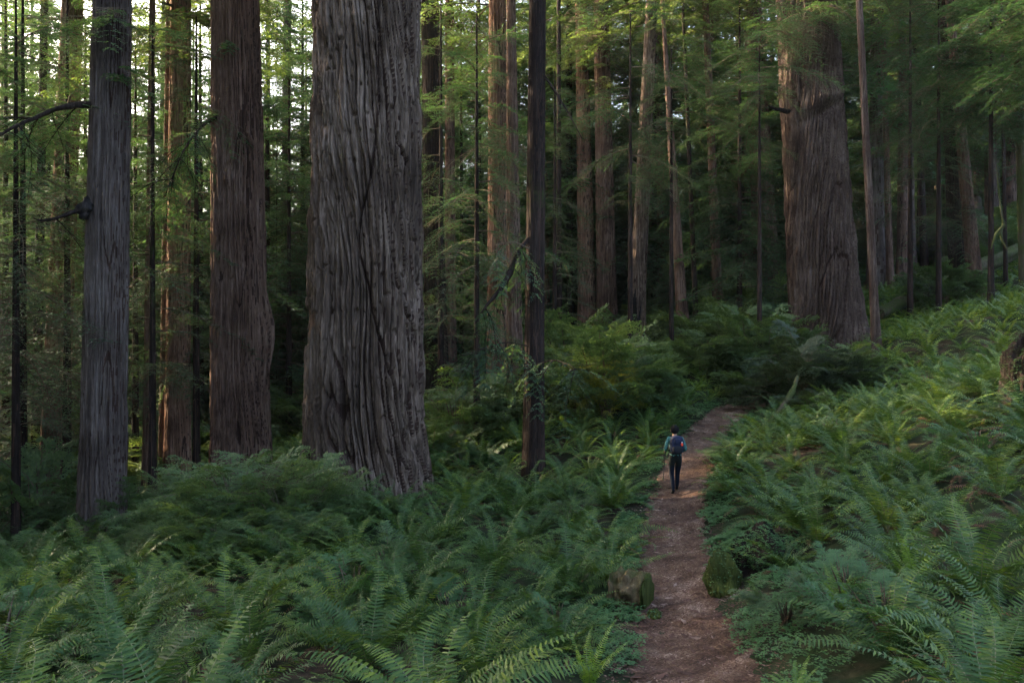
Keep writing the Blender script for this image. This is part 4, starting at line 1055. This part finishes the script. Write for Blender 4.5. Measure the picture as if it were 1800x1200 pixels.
# ------------------------------------------------------------------ hiker
HX, HY, _ = W(1187, 860, 19.8); HZ = h1(HX, HY) + 0.035
trous = plain("dark_trousers", (0.005, 0.007, 0.012), .95); boots = plain("boots", (0.008, 0.008, 0.009), .6)
shirt = plain("green_shirt", (0.05, 0.13, 0.115), .8, .7, 22); skin = plain("skin", (0.30, 0.17, 0.11), .5, .1)
hairm = plain("hair", (0.006, 0.005, 0.0045), .95); shorts = plain("dark_skirt", (0.007, 0.009, 0.007), .95)
hroot = link("person", None, loc=(HX, HY, HZ)); tag(hroot, "hiker in green shirt and dark trousers walking away along the path", "person")
# +Y is forward (away). left leg (x<0) trails behind nearer the camera, right leg swings ahead
J = {  # name: (co, r)
 'pel': ((0, 0, .92), .135), 'waist': ((0, .01, 1.08), .115), 'chest': ((0, .03, 1.27), .145), 'neckb': ((0, .05, 1.42), .07), 'neck': ((0, .07, 1.48), .052),
 'head': ((0, .09, 1.575), .088), 'crown': ((0, .085, 1.65), .07),
 'lh': ((-.09, 0, .87), .10), 'lk': ((-.085, .03, .48), .062), 'lc': ((-.08, -.06, .32), .058), 'la': ((-.075, -.14, .09), .04), 'lf': ((-.085, -.02, .04), .036),
 'rh': ((.09, 0, .87), .10), 'rk': ((.09, .17, .50), .062), 'rc': ((.09, .19, .33), .056), 'ra': ((.085, .22, .12), .04), 'rf': ((.10, .35, .085), .034),
 'ls': ((-.17, .03, 1.38), .062), 'le': ((-.25, -.02, 1.13), .045), 'lw': ((-.20, .19, 1.05), .03),
 'rs': ((.17, .03, 1.38), .062), 're': ((.26, -.03, 1.12), .045), 'rw': ((.19, .18, 1.03), .03)}
E = [('pel', 'waist'), ('waist', 'chest'), ('chest', 'neckb'), ('neckb', 'neck'), ('neck', 'head'), ('head', 'crown'),
     ('pel', 'lh'), ('lh', 'lk'), ('lk', 'lc'), ('lc', 'la'), ('la', 'lf'), ('pel', 'rh'), ('rh', 'rk'), ('rk', 'rc'), ('rc', 'ra'), ('ra', 'rf'),
     ('chest', 'ls'), ('ls', 'le'), ('le', 'lw'), ('chest', 'rs'), ('rs', 're'), ('re', 'rw')]
for sd, wn_ in ((-1, 'lw'), (1, 'rw')):
    w = Vector(J[wn_][0]); pk = 'p' + wn_; J[pk] = (tuple(w + Vector((-sd * .01, .05, -.005))), .026); E.append((wn_, pk))
    for f in range(4):
        o1 = w + Vector((-sd * (.0 + .017 * (f - 1.5)), .09 - abs(f - 1.3) * .006, -.012)); o2 = o1 + Vector((0, .022, -.028)); o3 = o2 + Vector((0, -.012, -.026))
        a, b_, c_ = f"{pk}{f}a", f"{pk}{f}b", f"{pk}{f}c"
        J[a] = (tuple(o1), .010); J[b_] = (tuple(o2), .0095); J[c_] = (tuple(o3), .008); E += [(pk, a), (a, b_), (b_, c_)]
    a, b_ = pk + 'ta', pk + 'tb'
    J[a] = (tuple(w + Vector((-sd * .035, .045, .0))), .011); J[b_] = (tuple(w + Vector((-sd * .045, .075, -.02))), .009); E += [(pk, a), (a, b_)]
names = list(J); me = bpy.data.meshes.new("body_skel")
me.from_pydata([J[k][0] for k in names], [(names.index(a), names.index(b_)) for a, b_ in E], [])
tmp = bpy.data.objects.new("tmp_body", me); COL.objects.link(tmp)
sk = tmp.modifiers.new("s", 'SKIN'); sk.use_smooth_shade = True
for i, k in enumerate(names):
    v = me.skin_vertices[0].data[i]; v.radius = (J[k][1],) * 2; v.use_root = (k == 'pel')
sub = tmp.modifiers.new("d", 'SUBSURF'); sub.levels = 2; sub.render_levels = 2
dg = bpy.context.evaluated_depsgraph_get(); bm_ = bpy.data.meshes.new_from_object(tmp.evaluated_get(dg)); bpy.data.objects.remove(tmp)
bm_.name = "body"; bm_.materials.clear()
for m in (trous, boots, shirt, skin, shorts): bm_.materials.append(m)
for p in bm_.polygons:
    c = p.center; ax_ = abs(c.x)
    if c.z < .13: mi = 1
    elif c.z < .17 and c.y > .15: mi = 1
    elif c.y > .20 and c.z > .9: mi = 3
    elif c.z > 1.44: mi = 3
    elif c.z > 0.98: mi = 2
    elif c.z > 0.70: mi = 4
    else: mi = 0
    p.material_index = mi; p.use_smooth = True
link("body", bm_, hroot)
def blob(name, mat, parent, loc, sc, seg=20, noise=0.0, seed=0, sq=1.0):
    bm = bmesh.new(); bmesh.ops.create_uvsphere(bm, u_segments=seg, v_segments=seg // 2, radius=1)
    rg = random.Random(seed)
    for v in bm.verts:
        c = v.co.copy()
        if sq != 1: c = Vector([math.copysign(abs(q) ** sq, q) for q in c])
        c = c * (1 + noise * rg.uniform(-1, 1))
        v.co = Vector((c.x * sc[0] + loc[0], c.y * sc[1] + loc[1], c.z * sc[2] + loc[2]))
    me = bpy.data.meshes.new(name); bm.to_mesh(me); bm.free(); me.materials.append(mat)
    for p in me.polygons: p.use_smooth = True
    return link(name, me, parent)
blob("hair", hairm, hroot, (0, .06, 1.60), (.105, .105, .115), 24, .05, 4)
blob("nose", skin, hroot, (0, .185, 1.575), (.014, .02, .02), 8)
for sx in (-1, 1): blob("ear", skin, hroot, (sx * .092, .09, 1.57), (.012, .02, .03), 8)
pack = plain("navy_pack", (0.010, 0.014, 0.034), .7, .35, 12); packd = plain("black_pack", (0.010, 0.011, 0.014), .7)
red = plain("red_gear", (0.8, 0.07, 0.03), .5, .1); white = plain("white_label", (.7, .7, .7), .5, .1)
bp_ = link("backpack", None, loc=(HX, HY, HZ)); tag(bp_, "navy and black daypack with a red tag worn by the hiker", "backpack")
blob("pack_body", pack, bp_, (0, -.18, 1.25), (.165, .115, .225), 24, 0, 0, .6)
blob("lower_pocket", packd, bp_, (0, -.27, 1.14), (.125, .065, .10), 20, 0, 0, .6)
blob("upper_pocket", pack, bp_, (0, -.285, 1.34), (.08, .035, .07), 20, 0, 0, .6)
blob("hip_belt", packd, bp_, (0, -.02, 1.03), (.155, .14, .035), 24, 0, 0, .8)
blob("red_tag", red, bp_, (.105, -.29, 1.27), (.028, .022, .04), 12, 0, 0, .7)
blob("white_tag", white, bp_, (.105, -.30, 1.325), (.016, .014, .018), 10)
for sx in (-1, 1):
    A = Acc(); tube(A, [(sx * .09, -.10, 1.40), (sx * .11, -.02, 1.455), (sx * .115, .08, 1.43), (sx * .12, .17, 1.32), (sx * .13, .13, 1.17), (sx * .13, 0, 1.10)], [.022] * 6, 0, 8, 0)
    link("shoulder_strap", A.mesh("strap", [packd], True), bp_)
A = Acc(); hand = Vector(J['plw'][0]) + Vector((0, .045, -.02))
tube(A, [(HX + hand.x + .02, HY + hand.y + .02, HZ + hand.z + .14), (HX + hand.x, HY + hand.y, HZ + hand.z), (HX + hand.x - .09, HY + hand.y - .18, HZ + .36)], [.012, .011, .008], 0, 8, 0)
tag(link("walking_stick", A.mesh("walking_stick", [packd], True)), "thin black walking stick held in the hiker's left hand", "stick")
